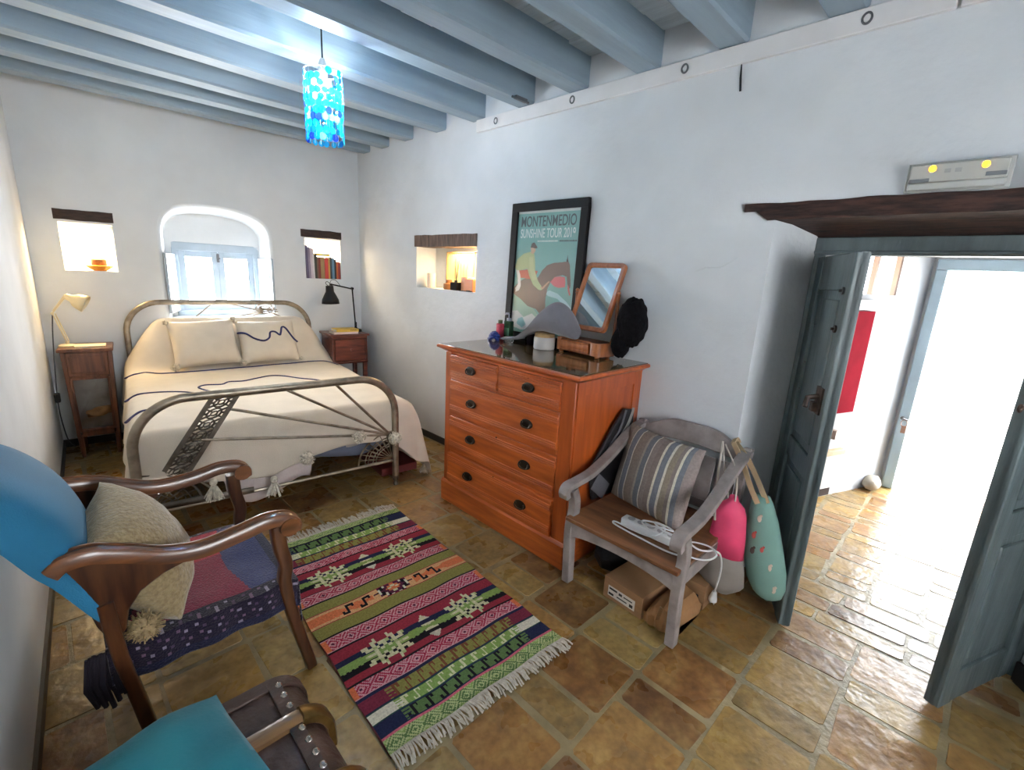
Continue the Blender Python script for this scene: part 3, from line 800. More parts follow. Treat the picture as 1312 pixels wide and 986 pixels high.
build('carcass', m, wal, ns, bevel=.003)
m = M(); m.bx(.027, w-.027, -.006, .006, .660, .840, T)
dr = build('drawer', m, wal, ns, bevel=.004); m = M(); m.bx(.045, w-.045, -.010, -.005, .685, .815, T); build('drawer_moulding', m, wal, dr, bevel=.003)
m = M(); 
for a in ((.026, .040, .215, .645), (w-.040, w-.026, .215, .645), (.040, w-.040, .630, .645), (.040, w-.040, .215, .230)): m.bx(a[0], a[1], -.006, .012, a[2], a[3], T)
door = build('door', m, wal, ns, bevel=.003)
m = M(); m.bx(.038, w-.038, .002, .006, .228, .632, T); build('pane', m, pane_m, door)
for x in (.018, w-.018):
    for y in (.018, d-.018):
        m = M(); m.tube([T(x, y, .18), T(x, y, .06), T(x, y, 0)], [.018, .016, .013], 8); build('leg', m, wal, ns)
m = M(); m.bx(.03, w-.03, .13, .17, .19, .64, T); build('added_lining', m, milk, ns)  # pale board added behind the clear pane to lift the dark interior
inn = M(); Tn = lambda x, y, z: BW(.07+x, -.365+y, z)
inn.grid([[Tn(.10+.14*i/8, .035+.06*j/5, .335+.03*i/8+.012*sin(i*.9+j)) for j in range(6)] for i in range(9)])
fold = mat('tan_folded_cloth', 'a57a4e', .8, var=.25)
oo = tag(build('folded_cloth', inn, fold, solid=.05), 'tan folded cloth inside the glazed bedside cabinet', 'cloth')
m = M(); Tq = lambda x, y, z: BW(.07+x, -.365+y, z)
m.bx(.09, .27, .03, .17, .876, .884, Tq); m.bx(.085, .268, .028, .168, .884, .887, Tq)
bk = tag(build('notebook', m, mat('pale_paper_cover', 'e0cfae', .6), bevel=.001), 'pale notebook lying on the left bedside cabinet', 'book')

nr = thing('nightstand', 'reddish mahogany bedside table with a drawer, right of the bed', 'nightstand', BW(2.085, -.385, 0), -TH)
w, d, h = .365, .34, .905
m = M(); m.bx(-.022, w+.02, -.022, d+.01, h-.022, h); build('top', m, wal2, nr, bevel=.006)
m = M(); m.bx(0, w, 0, .018, h-.05, h-.022); m.bx(0, w, 0, .018, .60, .625); m.bx(0, .018, 0, d, .60, h-.022); m.bx(w-.018, w, 0, d, .60, h-.022); m.bx(0, w, d-.015, d, .60, h-.022); m.bx(0, w, 0, d, .60, .615)
build('apron', m, wal2, nr, bevel=.003)
m = M(); m.bx(.022, w-.022, -.008, .012, .63, h-.055); dr = build('drawer', m, wal2, nr, bevel=.006)
m = M(); m.lathe([(.004, 0), (.006, .012), (.014, .02), (.012, .028), (.002, .031)], 12, T=lambda x, y, z: (w/2+x, -.008-z, .745+y)); build('knob', m, wal2, dr)
for x in (.022, w-.022):
    for y in (.022, d-.022):
        m = M(); m.bx(x-.02, x+.02, y-.02, y+.02, .0, .61); build('leg', m, wal2, nr, bevel=.003)
m = M(); m.bx(.01, w-.01, .01, d-.01, .24, .255); build('shelf', m, wal2, nr)
def book(x0, x1, y0, y1, z0, t, cover, pages, label, rot=0):
    cx, cy = (x0+x1)/2, (y0+y1)/2
    r = thing('book', label, 'book', BW(2.085+cx, -.385+cy, z0), -TH+rot); a, b = (x1-x0)/2, (y1-y0)/2
    m = M(); m.bx(-a, a, -b, b, 0, .003); m.bx(-a, a, -b, b, t-.003, t); m.bx(-a, a, -b, -b+.003, 0, t); build('cover', m, cover, r, bevel=.001)
    m = M(); m.bx(-a+.004, a-.004, -b+.003, b-.005, .003, t-.003); build('pages', m, pages, r)
    return r
paper = mat('book_paper', 'e2dccb', .8)
b1 = book(.02, .27, .0, .17, .906, .022, mat('pink_white_cover', 'd9c3bd', .5), paper, 'pale pink book under the yellow one on the right bedside table')
b2 = book(.045, .275, .0, .165, .929, .026, mat('yellow_cover', 'd6b24a', .5), paper, 'yellow paperback on top of the small stack on the right bedside table')
blk = mat('black_ink', '1c1b1d', .6)
for i in range(4):
    m = M(); m.tube([(.035+i*.017, -.0835, .006), (.030+i*.017, -.0835, .020), (.041+i*.017, -.0835, .020)], .0022, 4); build('spine_mark', m, blk, b2)

# ------------------------------------------------------------------ bedside lamps
crl = mat('cream_enamel', 'd9c9a4', .35, metal=.1); blkm = mat('black_enamel', '0e0e10', .45, spec=.3); bulb_in = mat('white_reflector', 'cfc9bd', .4)
lp = thing('desk_lamp', 'cream articulated desk lamp on the left bedside cabinet', 'lamp', BW(.115, -.235, .876), -TH)
m = M(); m.lathe([(.055, 0), (.055, .010), (.04, .016), (.012, .022), (.010, .04)], 20); build('base', m, crl, lp)
el = (-.055, 0, .255); tp = (.035, -.01, .385); hd = (.10, -.02, .375)
m = M(); m.tube([(0, 0, .03), el], .0055, 8); m.tube([(.012, 0, .035), (-.04, 0, .255)], .004, 6); build('lower_arm', m, crl, lp)
m = M(); m.tube([el, tp], .0055, 8); m.tube([(-.05, 0, .275), (.03, -.005, .395)], .004, 6); build('upper_arm', m, crl, lp)
for p in (el, tp):
    m = M(); m.tube([(p[0], p[1]-.014, p[2]), (p[0], p[1]+.014, p[2])], .011, 10); build('joint', m, crl, lp)
def shade_at(origin, axis, prof, material, parent, name='lamp_shade'):
    ax = Vector(axis).normalized(); ex = ax.orthogonal().normalized(); ey = ax.cross(ex); O = Vector(origin)
    m = M(); m.lathe(prof, 22, T=lambda x, y, z: tuple(O+ex*x+ey*y+ax*z), caps=False); return build(name, m, material, parent, solid=.002)
shade_at(tp, (.78, -.15, -.42), [(.004, -.01), (.022, 0), (.026, .035), (.05, .06), (.062, .10), (.066, .125)], crl, lp)
m = M(); ax = Vector((.78, -.15, -.42)).normalized(); m.ball(tuple(Vector(tp)+ax*.09), .028, 8, 12); build('bulb', m, bulb_in, lp)
# its cord and the black switch by the wall
cord = M(); cord.tube(spline([BW(.06, -.235, 1.13), BW(.045, -.24, 1.0), BW(.03, -.27, .80), BW(.022, -.33, .62), BW(.018, -.38, .52)], 8), .004, 6)
cord.tube(spline([BW(.018, -.38, .50), BW(.02, -.38, .35), BW(.03, -.30, .15), BW(.045, -.1, .02)], 8), .004, 6)
co = tag(build('lamp_cord', cord, mat('grey_black_cord', '3a3b40', .6)), 'dark cord of the cream lamp hanging down by the left wall', 'cord')
m = M(); m.bx(.003, .036, -.40, -.36, .475, .545, lambda s, d, z: BW(s, d, z)); build('inline_switch', m, blkm, co, bevel=.006)

lr = thing('desk_lamp', 'black articulated desk lamp on the right bedside table', 'lamp', BW(2.40, -.20, .906), -TH)
m = M(); m.lathe([(.062, 0), (.062, .016), (.055, .026), (.02, .034), (.012, .05)], 22, (-.0, 0, 0)); build('base', m, blkm, lr)
m = M(); m.tube([(0, 0, .03), (0, 0, .10)], .013, 8); m.tube([(0, 0, .03), (-.028, 0, .455)], .0075, 8); build('post', m, blkm, lr)
m = M(); m.tube([(-.02, 0, .448), (-.10, 0, .465), (-.24, 0, .492)], .007, 8); m.tube([(-.015, .012, .43), (-.028, .012, .47)], .004, 6); build('arm', m, blkm, lr)
for p in ((-.028, 0, .455), (-.245, 0, .488)):
    m = M(); m.tube([(p[0], -.016, p[2]), (p[0], .016, p[2])], .013, 10); build('joint', m, blkm, lr)
shade_at((-.262, 0, .468), (.03, 0, -1), [(.004, -.012), (.036, -.008), (.040, .05), (.058, .085), (.080, .13), (.086, .172)], blkm, lr)
shade_at((-.262, 0, .468), (.03, 0, -1), [(.034, .0), (.037, .05), (.054, .085), (.076, .13), (.082, .170)], bulb_in, lr, 'shade_lining')
m = M(); m.tube(spline([(-.245, .0, .49), (-.285, 0, .52), (-.30, 0, .50), (-.275, 0, .475)], 6), .003, 6); m.tube(spline([(-.255, .01, .50), (-.24, 0, .535), (-.19, .01, .53), (-.15, 0, .475)], 6), .0025, 6); build('flex', m, blkm, lr)

# ------------------------------------------------------------------ niches
amber = mat('amber_glass', 'c58a35', .15, var=.2, trans=.3); bkw = mat('brown_wicker', '7a4e27', .7, var=.4, vs=60)
no = thing('glass_dish', 'amber footed dish with brown lid in the lit niche left of the window', 'ornament', BW(.362, .10, 1.448), -TH)
m = M(); m.lathe([(.04, 0), (.05, .006), (.085, .03), (.095, .042), (.085, .046), (.02, .03)], 26); build('dish', m, amber, no)
m = M(); m.lathe([(.045, .035), (.05, .05), (.048, .09), (.03, .105), (.006, .11)], 20); build('lid', m, bkw, no)
books = [(.020, .30, '5b5270'), (.016, .285, '8d8397'), (.016, .28, 'cdbfc9'), (.014, .275, 'd9d3d6'), (.018, .225, '2f332f'), (.012, .20, '6d4a3a'), (.016, .195, '7f2f28'), (.034, .20, '96794f'), (.030, .192, 'c63a33'), (.014, .19, 'c99746'), (.016, .205, '2c3b45'), (.020, .195, '5b87a8'), (.016, .185, '22242c'), (.014, .165, 'c4602f'), (.020, .16, '9c3130')]
s = NR[0]+.012; rb = random.Random(4)
names = ['dark violet', 'grey-violet', 'pale lilac', 'off-white', 'black', 'thin brown', 'maroon', 'thick tan', 'thick bright red', 'mustard', 'slate', 'light blue', 'near-black', 'orange', 'dark red']
where = ['at the left end of the row', 'second from the left', 'third from the left', 'beside the pale lilac one', 'after the white one', 'beside the black one', 'beside the tan one', 'in the middle of the row', 'right of the tan one', 'right of the bright red one', 'right of the mustard one', 'between slate and near-black ones', 'right of the light blue one', 'second from the right end', 'at the right end of the row']
for i, (t, hh, c) in enumerate(books):
    t = t*1.19; hh = hh*1.10; dp = .14+.03*rb.random(); lean = .06 if i < 4 else .0
    r = thing('book', names[i]+' book in the window-side wall niche, '+where[i], 'book', BW(s, .012, NR[2]+.001), -TH, group='books standing in the right bed-wall niche')
    k = lean*hh*.25
    T = lambda x, y, z: (x-z*lean*.4, y, z)
    m = M(); m.bx(0, t-.001, 0, .003, 0, hh, T); m.bx(0, .002, 0, dp, 0, hh, T); m.bx(t-.003, t-.001, 0, dp, 0, hh, T)
    build('cover', m, mat('cover_'+names[i].replace(' ', '_').replace('-', '_'), c, .5, var=.15), r, bevel=.0008)
    m = M(); m.bx(.002, t-.003, .003, dp-.004, .003, hh-.004, T); build('pages', m, paper, r)
    s += t+.0012
m = M(); m.bx(NR[0]+.10, NR[0]+.255, .02, .15, NR[2]+.234, NR[2]+.256, lambda a, b, c: BW(a, b, c))
tag(build('book', m, mat('yellow_flat_cover', 'd8bb50', .5), bevel=.002), 'yellow book lying flat on top of the row in the book niche', 'book')
# side niche (right wall): framed print, candle, reed diffuser, tea lights, box
NX = W+.0; nz = NS[2]
pr = thing('framed_print', 'small framed botanical print leaning at the back of the side niche', 'picture', (W+.19, 3.43, nz+.002))
m = M()
for y0, y1, z0, z1 in ((-.20, -.19, 0, .33), (.19, .20, 0, .33), (-.2, .2, 0, .01), (-.2, .2, .32, .33)): m.bx(-.012, .006, y0, y1, z0, z1, lambda x, y, z: (x+z*.03, y, z))
build('frame', m, mat('thin_oak_frame', 'b08a55', .5), pr)
m = M(); m.bx(0, .004, -.195, .195, .005, .325, lambda x, y, z: (x+z*.03, y, z)); build('print', m, mat('cream_print_paper', 'e0cf9c', .7), pr)
m = M()
for q in range(5): m.tube([(-.003+.03*.1, -.10+q*.045, .06), (-.001, -.09+q*.04, .16+.02*q), (.0, -.11+q*.05, .24)], .0025, 4)
build('drawing', m, mat('sepia_ink', '8d7348', .7), pr)
m = M(); m.lathe([(.038, 0), (.04, .004), (.04, .13), (.036, .134), (.03, .128)], 20, (W+.07, 3.70, nz+.001)); tag(build('candle', m, mat('white_wax', 'd9c9bb', .5)), 'thick white pillar candle at the left of the side niche', 'candle')
rd = thing('reed_diffuser', 'black square reed diffuser bottle with sticks in the side niche', 'diffuser', (W+.045, 3.30, nz+.001))
m = M(); m.bx(-.03, .03, -.045, .045, 0, .068); build('bottle', m, mat('matte_black_glass', '161416', .7, spec=.1), rd, bevel=.006)
m = M(); m.tube([(0, 0, .065), (0, 0, .085)], .013, 10); build('neck', m, blkm, rd)
for a, b in ((.02, .05), (-.01, -.07), (.01, .02), (.0, -.03)):
    m = M(); m.tube([(0, 0, .06), (a, b, .32)], .0022, 5); build('reed', m, mat('reed', '54442c', .7), rd)
m = M(); m.bx(W+.02, W+.13, 3.045, 3.16, nz+.001, nz+.105); tag(build('tea_box', m, mat('orange_card', 'c9713a', .5, var=.2), bevel=.003), 'orange cardboard box at the right of the side niche', 'box')
m = M(); m.bx(W+.06, W+.15, 3.17, 3.25, nz+.001, nz+.12); tag(build('tea_box', m, mat('peach_card', 'd9a07c', .5, var=.2), bevel=.003), 'peach-coloured box behind the orange one in the side niche', 'box')
m = M(); m.lathe([(.045, 0), (.05, .01), (.05, .05), (.03, .055), (.028, .085), (.01, .088)], 18, (W+.075, 3.44, nz+.001)); tag(build('pottery_jar', m, mat('brown_glaze', '8a5b35', .3, var=.3)), 'little brown pottery jar beside the diffuser in the side niche', 'jar')
m = M(); m.bx(W-.005, W+.01, 3.03, 3.20, nz+.001, nz+.007); m.bx(W-.004, W+.008, 3.06, 3.10, nz+.007, nz+.012); tag(build('pen', m, darkhole), 'dark pen lying on the edge of the side niche', 'pen')
# ------------------------------------------------------------------ chest of drawers
chest_m = mat('orange_satin_walnut', 'c9642a', .34, col2='a84e20', vs=4, stretch=(5, .9, 9), coat=.25, detail=6)
chest_v = mat('orange_satin_walnut_upright', 'bf5a26', .34, col2='a1491d', vs=4, stretch=(6, 6, .7), coat=.25, detail=6)
bronze = mat('dark_bronze', '3a322b', .38, metal=.8, var=.3)
dk = mat('dark_brown_kickboard', '2a140b', .8)  # very dark brown of the passage bench kickboard
DX, DY = 1.87, 1.385
ch = thing('chest_of_drawers', 'orange-brown wooden chest with two short and three long drawers under the poster', 'dresser', (DX, DY, 0))
DL = 1.125
m = M(); m.bx(-.006, .645, 0, DL, 0, .145); m.grid([[(a, y, z) for a, z in ((-.006, .145), (.008, .160), (.03, .160))] for y in (0, DL)]); m.bx(.004, .64, .006, DL-.006, .14, .158)
build('plinth', m, chest_m, ch, bevel=.005)
m = M(); m.bx(.018, .645, .012, .034, .155, 1.07); m.bx(.018, .645, DL-.034, DL-.012, .155, 1.07); m.bx(.62, .645, .03, DL-.03, .155, 1.07); m.bx(.03, .62, .03, DL-.03, .155, .17); m.bx(.045, .62, .03, DL-.03, 1.05, 1.07)
build('carcass', m, chest_v, ch, bevel=.003)
for y0, y1 in ((.012, .105), (DL-.07, DL-.012)):
    m = M(); m.bx(.008, .05, y0, y1, .155, 1.078); build('corner_post', m, chest_v, ch, bevel=.004)
m = M(); m.bx(.02, .085, .004, .014, .155, 1.075); m.bx(.565, .64, .004, .014, .155, 1.075); m.bx(.06, .60, .005, .014, .155, .22); m.bx(.06, .60, .005, .014, 1.0, 1.075)
build('side_frame', m, chest_v, ch)
m = M()
for z0, z1 in ((.383, .397), (.642, .652), (.893, .903), (1.062, 1.08)): m.bx(.012, .05, .10, DL-.065, z0, z1)
m.bx(.010, .05, .582, .598, .90, 1.07)
build('rails', m, chest_m, ch, bevel=.002)
m = M()
prof = [(.018, 1.062), (.012, 1.075), (-.008, 1.088), (-.020, 1.094), (-.032, 1.10), (-.032, 1.112), (-.026, 1.118)]
pts = lambda a, z: [(a, -(.018-a)+.012, z), (a, DL-.012+(.018-a), z)]
for k in range(len(prof)-1):
    (a0, z0), (a1, z1) = prof[k], prof[k+1]
    A, B = pts(a0, z0), pts(a1, z1)
    m.quad(A[0], A[1], B[1], B[0]); m.quad((.65, A[0][1], z0), A[0], B[0], (.65, B[0][1], z1)); m.quad(A[1], (.65, A[1][1], z0), (.65, B[1][1], z1), B[1])
A = pts(*prof[-1]); m.quad(A[0], A[1], (.65, A[1][1], 1.118), (.65, A[0][1], 1.118))
m.bx(.03, .648, .02, DL-.02, 1.06, 1.1178)
build('top', m, chest_m, ch, smooth=25)
gtop = mat('dark_glass_over_wood', '6b5334', .06, var=.2, spec=.5, coat=.4)
m = M(); m.bx(-.020, .648, -.024, DL+.024, 1.1185, 1.1235); build('glass_top', m, gtop, ch, bevel=.002)
def handle(y, z, par, x=0):
    m = M(); m.lathe([(.0, 0), (.045, 0), (.045, .002), (.038, .004), (.0, .005)], 24, T=lambda a, b, c: (x+.002-c, y+a, z+b*.62), caps=False)
    m.tube(spline([(x-.004, y-.034, z+.006), (x-.012, y-.036, z-.004), (x-.016, y-.02, z-.017), (x-.016, y+.02, z-.017), (x-.012, y+.036, z-.004), (x-.004, y+.034, z+.006)], 5), .0042, 6)
    for s in (-1, 1): m.ball((x-.007, y+s*.034, z+.006), .007, 6, 8)
    build('handle', m, bronze, par)
def drawer(y0, y1, z0, z1, hs, keyz=None, out=0):
    m = M(); m.bx(.004-out, .06, y0, y1, z0, z1); h = z1-z0
    d = build('drawer', m, chest_m, ch, bevel=.003)
    m = M()
    for f in (.20, .81):
        for q in (-.013, 0, .013): m.tube([(.003-out, y0+.002, z0+h*f+q), (.003-out, y1-.002, z0+h*f+q)], .0066, 8)
    build('reeding', m, chest_m, d)
    for y, z in hs: handle(y, z, d, -out)
    if keyz:
        m = M(); m.lathe([(.0, .0), (.006, .0), (.006, .003), (.0, .003)], 10, T=lambda a, b, c: (.003-out-c, (y0+y1)/2+a*.8, keyz+b*1.5), caps=False); build('keyhole', m, bronze, d)
drawer(.108, .580, .905, 1.060, [(.337, .985)], 1.035)
drawer(.600, 1.052, .905, 1.060, [(.843, .985)], 1.035)
drawer(.108, 1.052, .654, .891, [(.333, .772), (.827, .772)], None)
drawer(.108, 1.052, .399, .640, [(.333, .522), (.823, .530)], .615)
drawer(.108, 1.052, .162, .381, [(.337, .270), (.827, .275)], .355, out=.012)
DT = 1.1245

# --- framed poster on the dresser
blkwood = mat('black_frame_wood', '1a1718', .6, spec=.25, var=.15, vs=8)
po = thing('framed_poster', 'black-framed turquoise show poster of a horse and rider, leaning on the wall', 'poster', (2.488, 2.225, DT))
PW, PH = .68, .965
lean = .022
TP = lambda a, b, c: (.03*b/PH+c, a, b)     # a: +y is left seen from the room; c away from wall negative
m = M()
for y0, y1, z0, z1 in ((-PW/2, PW/2, 0, .058), (-PW/2, PW/2, PH-.058, PH), (-PW/2, -PW/2+.058, .058, PH-.058), (PW/2-.058, PW/2, .058, PH-.058)): m.bx(y0, y1, z0, z1, -.018, .010, lambda a, b, c: TP(a, b, c))
build('frame', m, blkwood, po, bevel=.004)
m = M(); m.bx(-PW/2+.04, PW/2-.04, .04, PH-.04, .001, .006, TP); build('backing_board', m, mat('backing_card', '9c8a70', .8), po)
# picture as a fine grid of flat coloured cells: coordinates 0..1 from left to right, 0..1 from top down
iw, ih = PW-.11, PH-.11; NX_, NY_ = 150, 226
X, Y = np.meshgrid((np.arange(NX_)+.5)/NX_, (np.arange(NY_)+.5)/NY_, indexing='ij')
img = np.zeros((NX_, NY_, 3)); 
def put(mask, c): img[mask] = lin(c)
img[:] = lin('7fb3ae')
put(Y < .022, 'd3dad6'); Y = Y-.025
def poly(pts, c): put(inpoly(X, Y, pts), c)
# left light/wave areas, jump rail, water
poly([(0, .62), (.12, .66), (.3, .72), (.45, .80), (.5, .88), (.3, .9), (0, .9)], '9cc4b4')
poly([(0, .80), (.10, .79), (.22, .84), (.36, .80), (.46, .84), (.40, .92), (.2, .95), (0, .93)], 'dfe6e6')
poly([(.12, .86), (.2, .84), (.27, .90), (.2, .93), (.1, .9)], '9fd0d2')
poly([(.55, .62), (.62, .60), (.75, .62), (.9, .68), (1, .74), (1, .77), (.88, .715), (.75, .66), (.6, .645)], 'b2d6da')
poly([(.55, .84), (.7, .80), (.85, .86), (1, .82), (1, .95), (.6, .95)], '5fb3b0')
# horse
poly([(0, .60), (.10, .545), (.20, .515), (.34, .52), (.42, .50), (.47, .45), (.54, .405), (.64, .385), (.76, .378), (.84, .372), (.855, .345), (.875, .375), (.895, .395), (.91, .45), (.93, .53), (.935, .565), (.915, .575), (.885, .54), (.865, .485), (.80, .475), (.70, .49), (.63, .53), (.585, .585), (.565, .67), (.575, .75), (.60, .80), (.56, .83), (.50, .80), (.42, .76), (.28, .745), (.14, .69), (0, .65)], '7d675f')
poly([(.30, .53), (.45, .50), (.53, .56), (.55, .70), (.45, .75), (.3, .72), (.25, .62)], '876e64')
poly([(.84, .372), (.85, .325), (.868, .372)], '4d433f')
# red scarf / far hill
poly([(.62, .535), (.68, .495), (.76, .485), (.84, .49), (.855, .535), (.85, .565), (.76, .575), (.68, .565)], 'd8707a')
poly([(.885, .54), (.91, .56), (.945, .62), (.93, .63), (.90, .59)], 'cf6a68')
# saddle cloth, breeches, jacket
poly([(.06, .455), (.28, .44), (.40, .455), (.36, .52), (.10, .515)], 'c9604a')
poly([(.02, .45), (.07, .44), (.11, .50), (.13, .58), (.10, .62), (.04, .635), (.035, .60), (.075, .57), (.06, .5)], 'e3dcda')
poly([(0, .43), (.04, .36), (.14, .315), (.26, .30), (.32, .315), (.345, .38), (.36, .46), (.42, .53), (.50, .585), (.49, .605), (.43, .60), (.34, .565), (.27, .50), (.22, .435), (.12, .45), (.04, .455)], 'b9c592')
poly([(.24, .345), (.30, .34), (.33, .42), (.40, .52), (.33, .53), (.26, .45)], 'c8d0a2')
poly([(.46, .575), (.50, .58), (.54, .555), (.60, .525), (.61, .535), (.54, .58), (.50, .60)], 'caa184')
poly([(.255, .265), (.325, .265), (.34, .285), (.325, .305), (.29, .32), (.26, .305)], 'cfae93')
poly([(.25, .265), (.265, .235), (.305, .225), (.335, .245), (.37, .268), (.33, .272), (.29, .268)], '5a4a44')
cell = [[tuple(img[i, j]) for j in range(NY_)] for i in range(NX_)]
grid = [[TP(iw/2-iw*i/NX_, PH-.055-ih*j/NY_, -.002) for j in range(NY_+1)] for i in range(NX_+1)]
m = M(); m.grid(grid, cols=cell)
pic = build('poster_print', m, mat('printed_paper', 'ffffff', .35, attr=True, var=.08, vs=6, coat=.3), po, smooth=0, weld=False)
dktxt = mat('dark_grey_ink', '4c565a', .5); wtxt = mat('white_ink', 'd7e2de', .5)
def ptext(body, mt, size, cx, cy, wide, bold=0):
    ey = Vector((.03/PH, 0, 1)).normalized(); ex = Vector((0, -1, 0)); ez = ex.cross(ey)
    o = Vector(TP(iw/2-iw*cx, PH-.055-ih*cy, -.0032))
    t = text('lettering', body, mt, size, frame4(o, ex, ey, ez), None, .0003, 1, bold=bold)
    # scale to the requested width about its centre
    ys = [v.co.y for v in t.data.vertices]; w0 = max(ys)-min(ys); k = wide/w0; cy0 = (max(ys)+min(ys))/2
    for v in t.data.vertices: v.co.y = o.y+(v.co.y-cy0)*k
    t.parent = pic; return t
ptext('MONTENMEDIO', dktxt, .100, .50, .090, iw*.87, .0011)
ptext('SUNSHINE TOUR 2019', wtxt, .086, .50, .183, iw*.87, .0009)
rp_ = random.Random(6)
for mt_, x0, x1 in ((wtxt, .36, .68), (dktxt, .71, .96)):
    m = M(); x = x0
    while x < x1:
        w_ = rp_.uniform(.006, .016)
        m.bx(iw/2-iw*(x+w_), iw/2-iw*x, PH-.055-ih*.247, PH-.055-ih*.235, -.0036, -.0030, TP); x += w_+.005
    build('small_print', m, mt_, pic, smooth=0)
m = M(); m.bx(-PW/2+.05, PW/2-.05, .05, PH-.05, -.0065, -.005, TP); build('glazing', m, pane_m, po)

# --- toilet mirror
mwood = mat('orange_brown_mirror_wood', 'b46c40', .3, col2='8e4f2a', vs=6, stretch=(6, 6, 1), coat=.4)
mirror_glass = mat('mirror_silver', 'e8eef0', .015, metal=1, var=0)
tm = thing('toilet_mirror', 'small swivel mirror on a wooden drawer base on the dresser', 'mirror', (2.305, 1.575, DT), radians(-6))
m = M()
for y in (.03, .335):
    for x in (.025, .12): m.lathe([(.012, 0), (.016, .004), (.016, .012)], 10, (x, y, 0))
m.bx(.02, .15, 0, .365, .012, .024); m.bx(.025, .15, .0, .365, .084, .096); m.bx(.13, .15, 0, .365, .02, .09); m.bx(.03, .14, .1, .3, .02, .09)
build('base', m, mwood, tm, bevel=.005)
for y0, y1 in ((0, .085), (.325, .365)):
    m = M(); poly_ = rrect(.15, y1-y0, min(.03, (y1-y0)*.45), 5)
    m.prism(poly_, lambda a, b, h: (.075+a, (y0+y1)/2+b, h), .0); m = M(); m.prism(poly_, lambda a, b, h: (.075+a, (y0+y1)/2+b, .014+h), .082); build('end_block', m, mwood, tm, bevel=.004)
m = M(); m.sweep([(.018, .088, .054), (.018, .322, .054)], [(.02*cos(a)*.9, .030*sin(a)) for a in [k*pi/6 for k in range(12)]]); m.bx(.02, .1, .088, .322, .026, .084)
m.tube([(.006, .088, .030), (.006, .322, .030)], .008, 8); m.tube([(.006, .088, .078), (.006, .322, .078)], .008, 8)
build('drawer', m, mwood, tm)
for y in (-.012, .325):
    m = M(); m.tube(spline([(.105, y+.012, .09), (.11, y, .14), (.118, y, .26), (.12, y, .36), (.12, y, .385)], 5), [.012, .012, .011, .011, .011, .010, .010, .010, .010, .010, .010, .010, .010, .009, .009, .009, .009, .010, .012, .012, .004][:21], 8)
    m.ball((.12, y, .395), .012, 6, 10); build('post', m, mwood, tm)
def TM(a, b, c):   # mirror plane, b along the tilted height, a along y, c toward the room
    t = radians(20); return (.12+(b)*sin(t)-c*cos(t), .157+a, .362+b*cos(t)+c*sin(t))
mw, mh = .305, .435; fw = .030
out, inn_ = rrect(mw, mh, .03, 5), rrect(mw-2*fw, mh-2*fw, .012, 5)
m = M(); loops = [[TM(a, b, -.012) for a, b in out], [TM(a, b, .008) for a, b in out], [TM(a*.985, b*.99, .014) for a, b in out], [TM(a, b, .014) for a, b in rrect(mw-2*fw+.014, mh-2*fw+.014, .015, 5)], [TM(a, b, .006) for a, b in inn_], [TM(a, b, -.012) for a, b in inn_]]
m.grid(loops, cu=True, cv=True); build('mirror_frame', m, mwood, tm)
m = M(); m.prism(inn_, lambda a, b, h: TM(a*1.01, b*1.01, .0+h), .002); build('looking_glass', m, mirror_glass, tm, smooth=0)
m = M(); m.prism(inn_, lambda a, b, h: TM(a*1.02, b*1.02, -.010+h), .006); build('back_board', m, mwood, tm, smooth=0)

# --- things on the dresser
hatm = mat('black_wool', '121013', .95, var=.4, vs=40, bump=.9, bs=60, spec=.15)
bh = thing('wool_hat', 'fuzzy black wool hat hung on the right of the mirror', 'hat', (2.415, 1.437, 1.24))
m = M(); m.ball((0, 0, .12), (.085, .088, .145), 30, 40, bumpy=.09, seed=3); build('crown', m, hatm, bh)
m = M(); m.ball((-.012, .055, -.005), (.06, .055, .09), 20, 26, bumpy=.1, seed=8); build('ear_flap', m, hatm, bh)
greyfelt = mat('grey_felt', '77757c', .95, var=.08, vs=10, bump=.25, bs=120, sheen=.3, spec=.2)
gh = M(); rows = []
# a soft wide-brimmed felt hat lying over the jars: long drooping brim to the left, crown hump in the middle
n = 34
for i in range(n+1):
    u = i/n                                    # 0 left tip .. 1 right end
    y = 2.405-.655*u
    ridge = .035+.262*math.exp(-((u-.73)/.30)**2)*(1-.10*sm(u, .92, 1))+.03*u
    low = .012+.085*sm(u, .12, .55)+.02*sin(pi*u)
    w = .015+.105*sin(pi*min(1, .06+u*.90))**.55
    row = []
    for j in range(19):
        a = 2*pi*j/18
        x = 2.335+w*cos(a)+.02*sin(5*u)
        c = .5+.5*sin(a)
        z = DT+low+(ridge-low)*(c**1.15)
        row.append((x+.006*mnoise.noise(Vector((u*8, a, 1))), y+.01*mnoise.noise(Vector((u*5, a, 9))), z))
    rows.append(row[:-1])
gh.grid(rows, cv=True); gh._face(range(18)); o = n*18; gh._face([o+k for k in range(18)][::-1])
tag(build('felt_hat', gh, greyfelt, smooth=180, sub=1), 'soft grey felt hat draped over the jars in front of the poster', 'hat')
ptm = mat('white_ribbed_glaze', 'bfbab6', .45); tanm = mat('tan_cork', 'a98a5f', .8, var=.3, vs=30)
r = thing('jar', 'white ribbed pot with a tan cork lid beside the mirror base', 'jar', (2.335, 2.03, DT))
m = M(); prof = []
n = 48; P = []
for rr_, z in ((.066, 0), (.07, .006), (.07, .075), (.066, .08)):
    P.append([(rr_*(1+.018*cos(k*pi))*cos(2*pi*k/n), rr_*(1+.018*cos(k*pi))*sin(2*pi*k/n), z) for k in range(n)])
m.grid(P, cv=True); m._face(range(n)); build('pot', m, ptm, r)
m = M(); m.lathe([(.066, .08), (.067, .1), (.06, .108), (.01, .11)], 30); build('lid', m, tanm, r)
